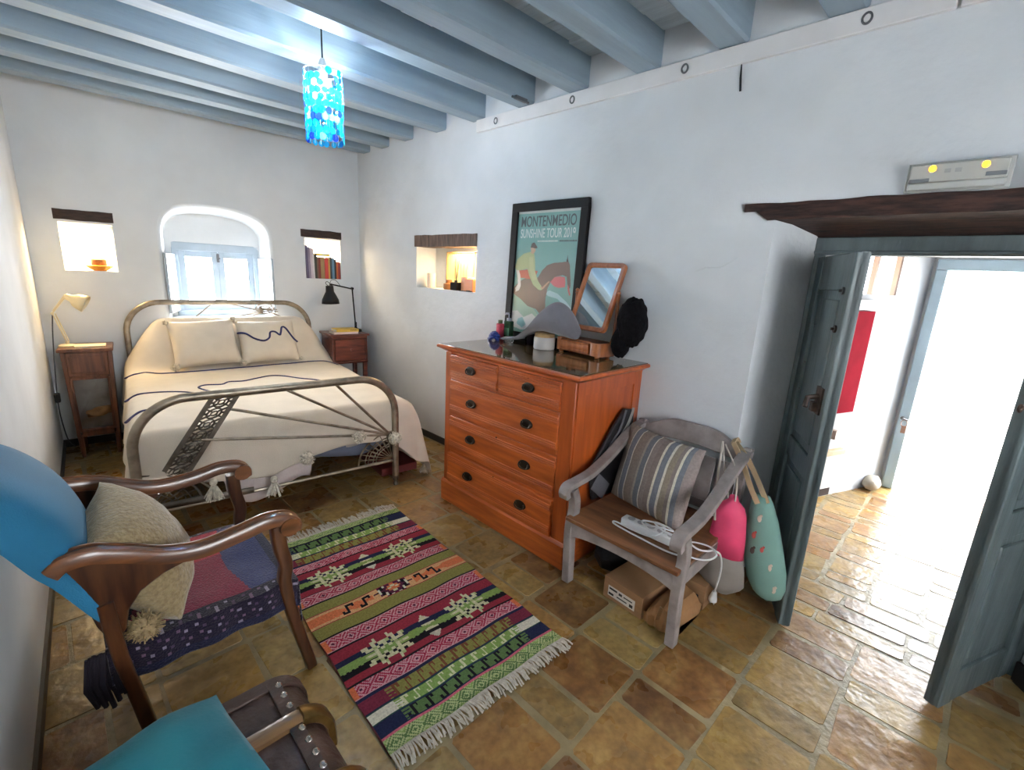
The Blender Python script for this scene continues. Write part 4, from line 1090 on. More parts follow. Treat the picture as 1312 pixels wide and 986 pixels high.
m = M(); m.lathe([(.034, 0), (.036, .004), (.038, .085), (.034, .088), (.032, .03)], 22, (2.40, 2.22, DT)); tag(build('cup', m, mat('dark_purple_glass', '241c2a', .2)), 'small dark cup under the brim of the grey hat', 'cup')
m = M(); m.lathe([(.028, 0), (.032, .003), (.036, .03), (.033, .03), (.029, .006)], 22, (2.33, 2.36, DT)); tag(build('glass_dish', m, mat('clear_cut_glass', 'cfd6d6', .08, trans=.7)), 'little clear glass dish near the left end of the grey hat', 'dish')
gb = thing('pump_bottle', 'dark green pump bottle standing beside the poster', 'bottle', (2.43, 2.472, DT))
green = mat('green_plastic', '2f5b38', .25, var=.3, vs=12)
m = M(); m.prism(rrect(.05, .075, .02, 4), lambda a, b, h: (a, b, h), .135); build('bottle', m, green, gb, bevel=.006)
m = M(); m.bx(-.027, -.025, -.028, .028, .03, .085); build('label', m, mat('pale_green_label', '7fb58c', .5), gb)
m = M(); m.tube([(0, 0, .135), (0, 0, .155)], .017, 14); m.tube([(0, 0, .155), (0, 0, .185)], .005, 8); m.tube([(.0, 0, .188), (-.02, .01, .188), (-.032, .016, .182)], .007, 8); build('pump', m, mat('pale_pump', 'cfcbd8', .4), gb)
rb_ = thing('bottle', 'red and pink bottle with a green cap at the left end of the dresser', 'bottle', (2.375, 2.505, DT))
m = M(); m.prism(rrect(.045, .062, .02, 4), lambda a, b, h: (a, b, h), .115); build('bottle', m, mat('crimson_plastic', 'c2394f', .3, var=.25, vs=30), rb_, bevel=.008)
m = M(); m.tube([(0, 0, .114), (0, 0, .140)], .017, 14); build('cap', m, mat('olive_cap', '5c6b4a', .4), rb_)
m = M(); pr_ = [(2.285+.026*cos(a)+.0, 2.475+.032*sin(a), DT+.018+.012*sin(2*a)) for a in [k*pi/14 for k in range(28)]]
m.tube(pr_, [.014+.003*(k % 2) for k in range(28)], 8, closed=True)
m.tube([(p[0], p[1]-.01, p[2]+.022) for p in pr_], [.012+.003*(k % 2) for k in range(28)], 8, closed=True)
tag(build('scrunchie', m, mat('cobalt_satin', '33458f', .35, var=.3, vs=30)), 'cobalt blue hair scrunchie at the left front of the dresser', 'scrunchie')

# ------------------------------------------------------------------ grey armchair (small bench)
greyp = mat('worn_grey_paint', '9a8f8b', .6, col2='7d7472', vs=6, stretch=(2, 2, 2), bump=.25, bs=30, ramp=(.3, .6))
seatw = mat('worn_pine_seat', '8a5a38', .5, col2='5b3820', vs=4, stretch=(6, .8, 6), ramp=(.3, .65))
be = thing('wooden_armchair', 'grey-painted wooden armchair with bare wood seat beside the dresser', 'armchair', (1.80, .69, 0))
def local(p): return p
BWd = .645
m = M(); m.bx(-.025, .60, .015, BWd-.015, .375, .398); build('seat', m, seatw, be, bevel=.005)
# aprons
m = M(); pts = [(.04, .375), (BWd-.04, .375), (BWd-.04, .30)]
for k in range(11):
    y = BWd-.04-(BWd-.08)*k/10; pts.append((y, .285+.035*abs(sin(pi*(k/10)*1.0))**.7 if 0 < k < 10 else .285))
pts.append((.04, .30))
m.prism(pts, lambda a, b, h: (-.005+h, a, b), .022)
build('front_apron', m, greyp, be, bevel=.002)
for y in (.012, BWd-.034):
    m = M(); m.bx(.03, .60, y, y+.022, .30, .375); build('side_apron', m, greyp, be, bevel=.002)
for sy, y0 in ((-1, .0), (1, BWd-.045)):
    # front leg and arm post in one curved piece
    m = M(); path = [(.03, 0), (.025, .12), (.018, .24), (.018, .34), (.035, .42), (.030, .48), (.005, .545)]
    sp = spline([(a, 0, z) for a, z in path], 6)
    m.sweep([(p.x, y0+.0225, p.z) for p in sp], [(-.0225, -.024), (.0225, -.024), (.0225, .024), (-.0225, .024)], up=(-1, 0, 0))
    build('leg', m, greyp, be, bevel=.004)
    # back leg up to the top rail
    m = M(); sp = spline([(.60, 0, 0), (.575, 0, .2), (.58, 0, .4), (.615, 0, .62), (.655, 0, .80)], 6)
    m.sweep([(p.x, y0+.0225, p.z) for p in sp], [(-.02, -.022), (.02, -.022), (.02, .022), (-.02, .022)], up=(-1, 0, 0))
    build('leg', m, greyp, be, bevel=.004)
    # arm: slopes up and back, flat and wide, rolled end at the front
    m = M(); sp = spline([(-.050, 0, .515), (-.058, 0, .545), (-.035, 0, .570), (.04, 0, .575), (.16, 0, .590), (.30, 0, .640), (.44, 0, .710), (.56, 0, .760), (.645, 0, .775)], 6)
    sc = [(1, 1)]*len(sp)
    m.sweep([(p.x, y0+.0225, p.z) for p in sp], [(-.028, -.016), (.028, -.016), (.028, .012), (.022, .018), (-.022, .018), (-.028, .012)], up=(0, 0, 1), scale=sc)
    build('armrest', m, greyp, be, bevel=.003)
m = M(); n = 24; up_, lo_ = [], []
for k in range(n+1):
    u = k/n; y = .01+(BWd-.02)*u; up_.append((y, .785+.065*sm(sin(pi*u), .15, .95)+.012*(abs(u-.5) > .42))); lo_.append((y, .715+.030*sin(pi*u)))
m.prism(up_+lo_[::-1], lambda a, b, h: (.625+(b-.7)*.18+h, a, b), .028); build('top_rail', m, greyp, be, bevel=.004)
m = M(); m.bx(.585, .61, .03, BWd-.03, .42, .47); build('lower_rail', m, greyp, be, bevel=.003)
for k in range(5):
    y = .055+k*.112
    m = M(); T = lambda x, yy, z: (x+(z-.44)*.16, yy, z); m.bx(.588, .602, y, y+.095, .455, .70, T); build('back_slat', m, greyp, be, bevel=.002)

# striped cushion
def striped():
    m = bpy.data.materials.new('striped_linen'); m.use_nodes = True
    return m
st = [('8b8178', .06), ('9a9086', .05), ('d8d2c4', .012), ('7d818a', .05), ('d8d2c4', .012), ('8d8379', .075), ('a29a8e', .02), ('73787f', .045), ('d8d2c4', .013), ('8f8680', .04), ('867a74', .05), ('e0dac8', .014), ('7b8089', .05), ('dcd6c8', .012), ('958a78', .05), ('8a7e78', .03), ('e0dac8', .014), ('777b84', .04), ('9b8d88', .05)]
tot = sum(w for _, w in st)
striped_m = mat('striped_linen', 'ffffff', .85, attr=True, var=.18, vs=90, bump=.3, bs=200)
def cushion_stripes(n=76):
    w, h, t = .49, .445, .16
    R = Matrix.Rotation(radians(-102), 3, 'Z') @ Matrix.Rotation(-radians(15), 3, 'X')
    rl = radians(0)
    ex, ez, en = R @ Vector((1, 0, 0)), R @ Vector((0, 0, 1)), R @ Vector((0, -1, 0))
    ex, ez = ex*cos(rl)+ez*sin(rl), ez*cos(rl)-ex*sin(rl)
    C0 = Vector((2.215, 1.085, .588))
    m = M()
    for sg in (1, -1):
        P = []; colr = []
        for i in range(n+1):
            u = -1+2*i/n; row = []
            for j in range(25):
                v = -1+2*j/24; e = max(0, 1-abs(u)**2.6)*max(0, 1-abs(v)**2.6)
                a = u*w/2*(1-.055*(1-v*v)*u*u); b = v*h/2*(1-.055*(1-u*u)*v*v); c = sg*t/2*e**.55
                if e > 0: c += .006*mnoise.noise(Vector((a*11, b*11, sg*3)))
                row.append(C0+ex*a+ez*b+en*c)
            P.append(row)
            f = (i+.5)/n; acc = 0
            for c_, w_ in st:
                acc += w_/tot
                if f <= acc: break
            colr.append([lin(c_)]*24)
        m.grid(P, cols=colr)
    return m
cs = build('cushion', cushion_stripes(), striped_m, smooth=60); tag(cs, 'grey, blue and cream striped cushion on the grey wooden armchair', 'cushion')

# power strip and its cable
wpl = mat('white_plastic', 'dcdcdc', .35, var=.03)
ps = thing('power_strip', 'white power strip with tangled cable on the grey armchair seat', 'power strip', (1.945, 1.085, .3985), radians(-88))
m = M(); m.bx(0, .30, -.028, .028, .002, .046); build('body', m, wpl, ps, bevel=.008, bseg=3)
for k in range(5):
    m = M(); m.lathe([(.0, .0), (.019, .0), (.019, .0015), (.0, .0012)], 16, (.045+k*.052, 0, .0462), caps=False); build('socket', m, mat('socket_grey', 'a9a9ab', .5), ps)
m = M(); rnd = random.Random(9)
pts = [(.30, 0, .025), (.34, .0, .012), (.36, -.04, .006), (.28, -.075, .006), (.12, -.065, .006), (-.02, -.045, .006), (-.03, -.02, .006), (.08, -.040, .014), (.18, -.05, .03), (.22, -.0, .065), (.16, .03, .06), (.10, .01, .056), (.13, -.03, .062), (.20, -.02, .075), (.25, .02, .06), (.21, .035, .062), (.17, -.015, .085), (.24, -.035, .07), (.29, -.0, .06), (.27, .03, .058), (.36, .03, .02), (.40, .06, .010), (.415, .10, .004)]
m.tube(spline(pts, 8), .0042, 6); build('cable', m, wpl, ps)
m = M(); m.tube(spline([(.415, .10, .004), (.44, .13, -.02), (.447, .16, -.10), (.43, .20, -.22), (.415, .235, -.285)], 8), .0042, 6); build('cable', m, wpl, ps)
m = M(); m.tube(spline([(.30, -.02, .012), (.37, -.04, .008), (.43, .0, .006), (.445, .06, .012), (.40, .10, .014), (.33, .09, .010), (.31, .05, .008)], 8), .0042, 6); build('cable', m, wpl, ps)
m = M(); m.tube([(.415, .235, -.285), (.41, .243, -.335)], [.010, .021], 12); m.tube([(.41, .243, -.335), (.41, .243, -.345)], .021, 12)
for s in (-1, 1): m.tube([(.41+s*.009, .243, -.345), (.41+s*.009, .243, -.364)], .0025, 6)
build('plug', m, wpl, ps)

# black and grey flat bag hanging between chest and armchair
bagblk = mat('black_nylon', '1d1b1e', .55, var=.3, vs=10); baggrey = mat('grey_reflective_tape', 'a09c98', .5, var=.2)
bg = thing('shoulder_bag', 'flat black and grey bag hung between the dresser and the grey armchair', 'bag', (2.28, 1.364, .62))
m = M(); pts = [(-.27, -.05), (-.22, -.24), (.10, -.26), (.14, -.05), (.13, .235), (.03, .255), (-.08, .16)]
m.prism(pts, lambda a, b, h: (a, h-.010, b), .020); build('bag_body', m, bagblk, bg, bevel=.008, bseg=3)
m = M()
m.sweep(spline([(-.24, -.014, -.03), (-.10, -.015, .04), (.04, -.015, .13), (.10, -.014, .22), (.11, -.012, .25)], 6), [(-.012, -.002), (.012, -.002), (.012, .002), (-.012, .002)], up=(0, -1, 0)); build('grey_strap', m, baggrey, bg)
m = M(); m.sweep(spline([(-.14, -.013, .02), (-.02, -.014, .14), (.03, -.013, .25)], 6), [(-.010, -.002), (.010, -.002), (.010, .002), (-.010, .002)], up=(0, -1, 0)); m.sweep(spline([(-.22, -.013, -.12), (-.10, -.014, -.22)], 6), [(-.05, -.0015), (.05, -.0015), (.05, .0015), (-.05, .0015)], up=(0, -1, 0)); build('grey_stripe', m, mat('dull_silver_band', '6d6b70', .4), bg)

# pink and grey drawstring bag, teal tote with straps
pinkm = mat('neon_pink_nylon', 'e84a73', .6, var=.10, vs=9); greyn = mat('warm_grey_nylon', '8c837c', .7, var=.1)
teal = mat('pale_teal_cotton', '7a9f94', .85, var=.06, bump=.15, bs=150); strapm = mat('natural_webbing', 'c3a883', .8, var=.12); cordm = mat('pale_drawcord', 'bcb1a6', .8)
def sack(prof, T, n=20, dep=.05):
    """prof: list of (height, left, right); a soft closed sack hanging in a plane"""
    P = []
    for k, (z, l, r_) in enumerate(prof):
        row = []
        for j in range(n):
            a = 2*pi*j/n; u = cos(a); w = sin(a)
            cx, hw = (l+r_)/2, (r_-l)/2
            row.append(T(cx+hw*u, dep*min(1, hw/.06)*w*(1+.25*mnoise.noise(Vector((u*3, z*14, w*3)))), z))
        P.append(row)
    m = M(); m.grid(P, cv=True); m._face(range(n)); m._face([(len(P)-1)*n+j for j in range(n)][::-1]); return m
pk = thing('drawstring_bag', 'neon pink and grey drawstring bag hanging from the grey armchair', 'bag', (2.24, .675, .02))
TD = lambda a, d, z: (-.25*a*0+d+.10*a, -a, z)
m = sack([(.60, -.022, .012), (.575, -.03, .02), (.545, -.062, .05), (.50, -.075, .066), (.40, -.085, .078), (.285, -.092, .085)], TD, dep=.045); build('pink_top', m, pinkm, pk, smooth=180)
m = sack([(.288, -.092, .085), (.22, -.106, .098), (.15, -.116, .108), (.125, -.085, .095), (.085, -.02, .05), (.075, .0, .02)], TD, dep=.046); build('grey_bottom', m, greyn, pk, smooth=180)
m = M(); m.tube(spline([(.10, .13, .815), (.05, .085, .70), (.0, .035, .60), (-.01, .02, .575)], 6), .004, 6); m.tube(spline([(.11, .12, .80), (.03, .02, .70), (-.02, -.01, .58)], 6), .004, 6); m.tube(spline([(.1, .13, .815), (.02, .10, .66), (-.035, .07, .52), (-.04, .06, .46)], 6), [.006]*19, 6); build('drawcord', m, cordm, pk)
tb = thing('tote_bag', 'pale teal tote bag with printed birds hanging beside the doorway', 'bag', (2.33, .53, 0))
TT = lambda a, d, z: (d+.02*a, -a, z)
m = sack([(.63, -.085, -.02), (.60, -.095, .0), (.52, -.10, .035), (.40, -.095, .075), (.28, -.08, .11), (.20, -.055, .12), (.15, -.02, .11), (.125, .02, .08)], TT, n=24, dep=.05); body = build('tote_body', m, teal, tb, smooth=180)
m = M()
for pts in ([(.10, .255, .815), (.03, .17, .74), (-.03, .10, .66), (-.045, .055, .60)], [(.12, .245, .81), (.06, .16, .76), (.0, .075, .68), (-.03, .02, .61)]):
    m.sweep(spline(pts, 8), [(-.013, -.0015), (.013, -.0015), (.013, .0015), (-.013, .0015)], up=(-1, 0, 0))
m.sweep(spline([(.10, .255, .815), (.15, .262, .825), (.165, .25, .80), (.12, .245, .81)], 6), [(-.013, -.0015), (.013, -.0015), (.013, .0015), (-.013, .0015)], up=(-1, 0, 0))
build('strap', m, strapm, tb)
bird = mat('cream_print', 'd8c3b0', .8); dkp = mat('dark_print', '4a3a36', .8); rdp = mat('red_print', 'c1554c', .8)
def onbag(a, z): return TT(a, -.050, z)
for a, z, c in ((-.035, .53, bird), (-.045, .44, rdp), (-.04, .36, dkp), (.045, .305, bird), (.025, .225, bird), (.08, .205, bird), (.0, .38, rdp)):
    m = M(); m.ball((a, 0, z), (.010, .002, .018), 6, 10, T=lambda x, y, zz: TT(x, -.047+y+.2*abs(x)*abs(x), zz)); m.ball((a+.006, 0, z+.018), (.006, .002, .007), 5, 8, T=lambda x, y, zz: TT(x, -.047+y, zz)); build('printed_bird', m, c, body)

# boxes under the armchair
card = mat('brown_cardboard', '9b7450', .8, var=.12, vs=6, stretch=(1, 1, 8))
cb = thing('cardboard_box', 'small brown cardboard box with a white label under the grey armchair', 'box', (1.87, 1.0, 0), radians(-4))
m = M(); m.bx(0, .24, -.115, .115, .0, .118); build('carton', m, card, cb, bevel=.003)
m = M(); m.bx(-.0012, .0005, -.075, .085, .022, .078); lb = build('label', m, mat('white_label', 'd6cfc8', .6), cb, smooth=0)
m = M()
for y0, y1, z0, z1 in ((.03, .078, .060, .070), (.0, .02, .055, .068), (-.06, -.01, .058, .064), (.05, .08, .03, .042), (-.03, .03, .036, .042), (-.065, -.045, .03, .046)): m.bx(-.0020, -.001, y0, y1, z0, z1)
build('label_print', m, blk, lb, smooth=0)
pp = M(); rows = []
for i in range(13):
    y = .875-.165*i/12; e = sin(pi*i/12)**.35
    prof = [(1.865, .004), (1.858+.01*sin(i*2.1), .06), (1.88, .112*e+.006*sin(i*3)), (1.96, .128*e+.01*sin(i*2.3)), (2.12, .118*e), (2.14, .05), (2.12, .004)]
    rows.append([(x+.006*sin(i*1.7+z*40), y, z) for x, z in prof])
pp.grid(rows, cv=True); pp._face(range(7)); pp._face([12*7+k for k in range(7)][::-1])
tag(build('paper_parcel', pp, mat('crumpled_kraft_paper', 'a5784e', .75, var=.15, bump=.6, bs=16), smooth=25), 'crumpled brown paper bag under the grey armchair, beside the box', 'paper bag')
m = M(); m.bx(2.16, 2.40, .71, .86, 0, .135); r_ = build('cardboard_box', m, card, bevel=.003); tag(r_, 'second brown box far under the grey armchair, behind the paper bag', 'box')
m = M()
for k in range(4): m.bx(2.1592, 2.1604, .74+k*.022, .752+k*.022, .03, .075)
build('box_print', m, blk, r_, smooth=0)
m = M(); m.ball((2.13, 1.215, .12), (.15, .085, .12), 14, 20, bumpy=.18, seed=5); tag(build('black_pouch', m, mat('black_canvas', '15141a', .8, var=.3)), 'black cloth pouch under the grey armchair, left of the cardboard box', 'bag')

# ------------------------------------------------------------------ emergency light over the door
em = thing('emergency_light', 'clear emergency light with two glowing yellow lamps above the door lintel', 'emergency light', (W, .187, 2.005))
cl = mat('translucent_grey_plastic', 'b9bab6', .3, var=.05)
m = M(); m.bx(-.012, .0, -.15, .15, -.012, .095); build('back_plate', m, cl, em, bevel=.003)
m = M(); m.bx(-.045, -.010, -.138, .138, .018, .085); build('diffuser', m, mat('clear_diffuser', 'b7b6b0', .25, var=.05), em, bevel=.006, bseg=3)
m = M(); m.bx(-.040, -.010, -.138, .138, -.008, .018); build('lower_cover', m, cl, em, bevel=.006)
led = mat('yellow_led', 'ffc52e', .4, emit='ffb71c', estr=3.5)
for y in (.072, -.075):
    m = M(); m.ball((-.0455, y, .066), (.004, .011, .012), 8, 12); build('lamp', m, led, em)
m = M(); m.bx(-.0475, -.044, .075, .135, .018, .032); m.bx(-.0475, -.044, -.135, -.08, .026, .040); build('grey_clip', m, mat('grey_clip', '74777a', .5), em, bevel=.003)
for y in (.03, -.0):
    m = M(); m.bx(-.0465, -.0445, y-.012, y+.006, .048, .062); build('printed_mark', m, mat('faint_grey_print', '9fa09d', .5), em)

# ------------------------------------------------------------------ passage things
redp = thing('red_panel', 'tall red wall panel with a pale marbled strip on top in the passage', 'wall panel', (4.33, PL(4.33), .70), atan2(-.386, 1))
m = M(); m.bx(-.24, 0, -.03, -.004, 0, .765); build('red_board', m, mat('crimson_board', '860d22', .9, spec=.05), redp, bevel=.003)
m = M(); m.bx(-.24, 0, -.03, -.004, .775, .845); build('pale_strip', m, mat('pale_marbled_strip', 'd8cdc8', .4, var=.25, vs=20), redp, bevel=.002)
bx_ = thing('wall_bench', 'white box bench with a tan wooden top in the passage', 'bench', (4.32, PL(4.32)+.02, 0), atan2(-.386, 1))
m = M(); m.bx(-.32, 0, -.03, .10, .07, .36); build('box', m, mat('white_board', 'd9d5d2', .5), bx_)
m = M(); m.bx(-.31, -.01, -.02, .10, 0, .07); build('kickboard', m, dk, bx_)
m = M(); m.bx(-.33, .02, -.06, .10, .36, .40); build('top', m, mat('tan_wood_top', 'b7926f', .5), bx_, bevel=.004)
m = M(); m.bx(4.13, 4.17, PL(4.15)-.05, PL(4.15)-.02, .50, .57); tag(build('wall_socket', m, mat('brown_bakelite', '8a7366', .5)), 'small brown socket on the passage wall above the white bench', 'socket')
m = M(); m.ball((4.74, .40, .055), (.11, .065, .062), 10, 16, bumpy=.12, seed=2); tag(build('stone', m, mat('grey_pebble', 'a39a8c', .7)), 'large grey pebble used as a doorstop by the street door', 'stone')
ky = thing('door_keys', 'bunch of keys hanging from the lock of the street door', 'keys', (4.872, .300, .62))
m = M(); m.tube([(0, .02, 0), (-.03, .02, 0)], .012, 10); m.tube([(-.03, .02, 0), (-.03, -.02, -.01)], .006, 6); build('key', m, steel, ky)
m = M(); m.tube([(-.032, .0+.02*cos(a), -.04+.03*sin(a)) for a in [k*pi/6 for k in range(12)]], .003, 5, closed=True); m.bx(-.036, -.028, -.02, .01, -.12, -.06); build('key_ring', m, mat('rust_key', '9a7a6a', .5, metal=.4), ky)
yl = thing('wall_lamp', 'small grey cone lamp on the bright yard wall outside', 'lamp', (9.5, .06, .36))
m = M(); m.lathe([(.26, -.12), (.10, .08), (.03, .12)], 20, (-.2, 0, 0)); build('lamp_shade', m, mat('grey_green_metal', '30363a', .6), yl)
m = M(); m.tube([(0, 0, .12), (-.2, 0, .14), (-.2, 0, .10)], .03, 8); build('bracket', m, mat('grey_metal', '2c3032', .6), yl)
m = M(); m.bx(9.30, 9.5, -.38, .32, -.30, -.24); tag(build('wall_ledge', m, mat('grey_stone_ledge', '4c4c4a', .7)), 'narrow grey ledge low on the bright yard wall outside', 'ledge')
m = M(); m.bx(5.35, 5.55, .20, .45, -.03, .10); tag(build('step_stone', m, mat('grey_step', 'a8a098', .8), bevel=.02), 'small grey block outside the street door', 'block')
# ------------------------------------------------------------------ kilim rug
C_ = {k: lin(v) for k, v in dict(red='9c3442', maroon='7e2f42', navy='262a48', blk='1d1a20', olive='8f8a4a', green='8aa55a', lgreen='b4be84', cream='d6d3aa', pink='d59aa2', crim='a62f4a', orange='e07a50', peach='e0a878', tan='94744c', brown='7d4a33', white='d9d4c0', dgreen='5f7a4a', teal='2f5048', plum='5a2740', salmon='d4687a').items()}
HOOK = ["11100", "10100", "00100", "00101", "00111"]
MED = ["001100110011"[:11], "01100010110"[:11], "11001110011", "00111011100", "01110001110", "11100G00111", "01110001110", "00111011100", "11001110011", "01101000110", "00110001100"]
MEDB = ["....#...#....", "...##...##...", "##.#.###.#.##", ".####.#.####.", "...#.#G#.#...", "####GGGGG####", "...#.#G#.#...", ".####.#.####.", "##.#.###.#.##", "...##...##...", "....#...#...."]
def bands():
    return [(1.062, 1.127, 'gdia'), (1.127, 1.140, 'salmon'), (1.140, 1.200, 'hookn'), (1.200, 1.256, 'hookw'), (1.256, 1.324, 'hookm'), (1.324, 1.338, 'navy'), (1.338, 1.404, 'pdia'), (1.404, 1.410, 'blk'), (1.410, 1.448, 'red'), (1.448, 1.556, 'step'), (1.556, 1.616, 'red'), (1.616, 1.624, 'blk'), (1.624, 1.706, 'pdia'), (1.706, 1.715, 'blk'), (1.715, 1.792, 'olive'), (1.792, 1.800, 'red'), (1.800, 1.884, 'orangeband'), (1.884, 1.892, 'red'), (1.892, 1.958, 'olive'), (1.958, 1.966, 'blk'), (1.966, 2.036, 'pdia'), (2.036, 2.043, 'blk'), (2.043, 2.084, 'red'), (2.084, 2.184, 'step'), (2.184, 2.236, 'red'), (2.236, 2.243, 'blk'), (2.243, 2.304, 'pdia'), (2.304, 2.318, 'navy'), (2.318, 2.386, 'hookm'), (2.386, 2.446, 'hookw'), (2.446, 2.520, 'hookn'), (2.520, 2.528, 'blk'), (2.528, 2.585, 'gdia')]
BD = bands()
def rug_col(p, t):
    for a, b, k in BD:
        if a <= t < b: break
    c = (a+b)/2; h = (b-a)/2; v = (t-c)/h; X_ = p*.86
    steps = [q for q in BD if q[2] == 'step']
    # stepped medallions overlap the neighbouring red bands
    for sa, sb, _ in steps:
        sc = (sa+sb)/2
        for mc in (.25, .75):
            cw = .0158; i = int(math.floor((X_-mc*.86)/cw+6.5)); j = int(math.floor((t-sc)/.0158+5.5))
            if 0 <= j < 11 and 0 <= i < 13:
                g = MEDB[j][i]
                if g == '#': return C_['cream'] if (i+j) % 5 else C_['lgreen']
                if g == 'G': return C_['green']
        dx = abs(X_-.43); dy = abs(t-sc)
        if dx < .030 and .045 < dy < .085 and dx < (.085-dy)*.8: return C_['white'] if t < sc or dx > .01 else C_['cream']
    if k in C_: return C_[k]
    if k in ('pdia', 'gdia'):
        per = .082 if k == 'pdia' else .075
        d = abs((X_/per) % 1-.5)*2; val = d*1.05+abs(v)*.95
        ring = int(val*4.2) % 2
        if k == 'pdia':
            if abs(v) > .90: return C_['pink']
            if p < .03 or p > .97: return C_['orange']
            if val < .22: return C_['plum']
            return C_['pink'] if ring else C_['crim']
        return C_['lgreen'] if ring else C_['dgreen'] if val < 1.2 else C_['green']
    if k in ('hookn', 'hookw', 'hookm'):
        bg, ed, hk = {'hookn': ('dgreen', 'navy', 'blk'), 'hookw': ('green', 'white', 'cream'), 'hookm': ('olive', 'maroon', 'brown')}[k]
        if abs(v) > .86: return C_['navy'] if k != 'hookw' else C_['teal']
        e = .13+.03*(int((v+1)*4) % 2)
        if p < e or p > 1-e: return C_[ed]
        n_ = 9 if k == 'hookn' else 11
        q = ((p-.14)/.72*n_); i = int((q % 1)*6.4); j = int((v*.9+1)/2*5)
        if 0 <= i < 5 and 0 <= j < 5 and HOOK[j][i] == '1': return C_[hk]
        return C_[bg]
    if k == 'step':
        f = .34 if (.12 < p < .38 or .62 < p < .88) else .40
        tri = .25*max(0, 1-abs(X_-.43)/.06)
        if abs(v) < f*(.9+.1*((int(X_/.012)) % 2))-tri: return C_['green'] if abs(v) < f-.12 else C_['green']
        if abs(X_-.43) < .035 and abs(v) < .4: return C_['cream']
        return C_['navy'] if v > 0 else C_['blk']
    if k == 'orangeband':
        # central stepped diamond and black hooks
        cw = .0135; dx = abs(X_-.43); dd = int(dx/cw)+abs(int(math.floor((t-c)/cw)))*1.0
        if dx < .115:
            if dd < 3: return C_['orange'] if (int(dx/cw)+int((t-c)/cw+20)) % 3 else C_['cream']
            if dd < 5: return C_['plum']
            if dd < 6.5: return C_['white'] if int(dx/cw) % 2 else C_['blk']
            return C_['plum'] if dd < 8 and int(dx/cw) % 2 else C_['peach']
        for hc in (.215, .315, .685, .785):
            i = int(math.floor((X_-hc*.86)/.0125+2.5)); j = int(math.floor((t-c)/.0125+2.5))
            if hc > .5: i = 4-i
            if 0 <= i < 5 and 0 <= j < 5 and HOOK[j][i] == '1': return C_['blk']
        if .13 < p < .87: return C_['orange'] if abs(v) < .45+.2*sin(X_*60) else C_['peach']
        return C_['orange'] if abs(v) < .7 else C_['peach']
    return C_['red']
RC = [(.632, 1.105), (1.480, 1.058), (1.532, 2.570), (.700, 2.600)]
def RP(p, q):
    a = [RC[0][i]+(RC[1][i]-RC[0][i])*p for i in (0, 1)]; b = [RC[3][i]+(RC[2][i]-RC[3][i])*p for i in (0, 1)]
    x, y = a[0]+(b[0]-a[0])*q, a[1]+(b[1]-a[1])*q
    return (x+.004*sin(q*23+p*3), y+.003*sin(p*17), .008+.0035*mnoise.noise(Vector((x*5, y*5, 0))))
NP_, NQ = 150, 300
rug = thing('rug', 'long striped kilim rug in red, navy, green and orange with white fringe on the tiles', 'rug', (1.08, 1.83, 0))
def off(p): return (p[0]-1.08, p[1]-1.83, p[2])
m = M(); m.grid([[off(RP(i/NP_, j/NQ)) for j in range(NQ+1)] for i in range(NP_+1)], cols=[[rug_col((i+.5)/NP_, 1.062+(j+.5)/NQ*1.523) for j in range(NQ)] for i in range(NP_)])
# underside and edges
o = len(m.v); m.cur = lin('6a3a3a'); m.bx(0, 1, 0, 1, 0, 1, lambda a, b, c: off((RP(a, b)[0], RP(a, b)[1], .001+.003*c)))
kilim_m = mat('flat_woven_wool', 'ffffff', .95, attr=True, var=.28, vs=120, bump=.5, bs=240, spec=.15)
build('woven_field', m, kilim_m, rug, smooth=0, weld=False)
fringe_m = mat('greyish_white_fringe', 'c2b8a8', .95, var=.2, vs=60)
rf = random.Random(12)
for q, sg, L in ((0, -1, .062), (1, 1, .085)):
    m = M()
    for k in range(120):
        p = (k+.5)/120; a = off(RP(p, q)); dx = rf.uniform(-.02, .02); l = L*rf.uniform(.7, 1.1)
        m.tube([(a[0], a[1]-sg*.004, .010), (a[0]+dx*.4, a[1]+sg*l*.5, .011+.006*rf.random()), (a[0]+dx, a[1]+sg*l, .005)], .0036, 5)
    f = build('fringe', m, fringe_m, rug)

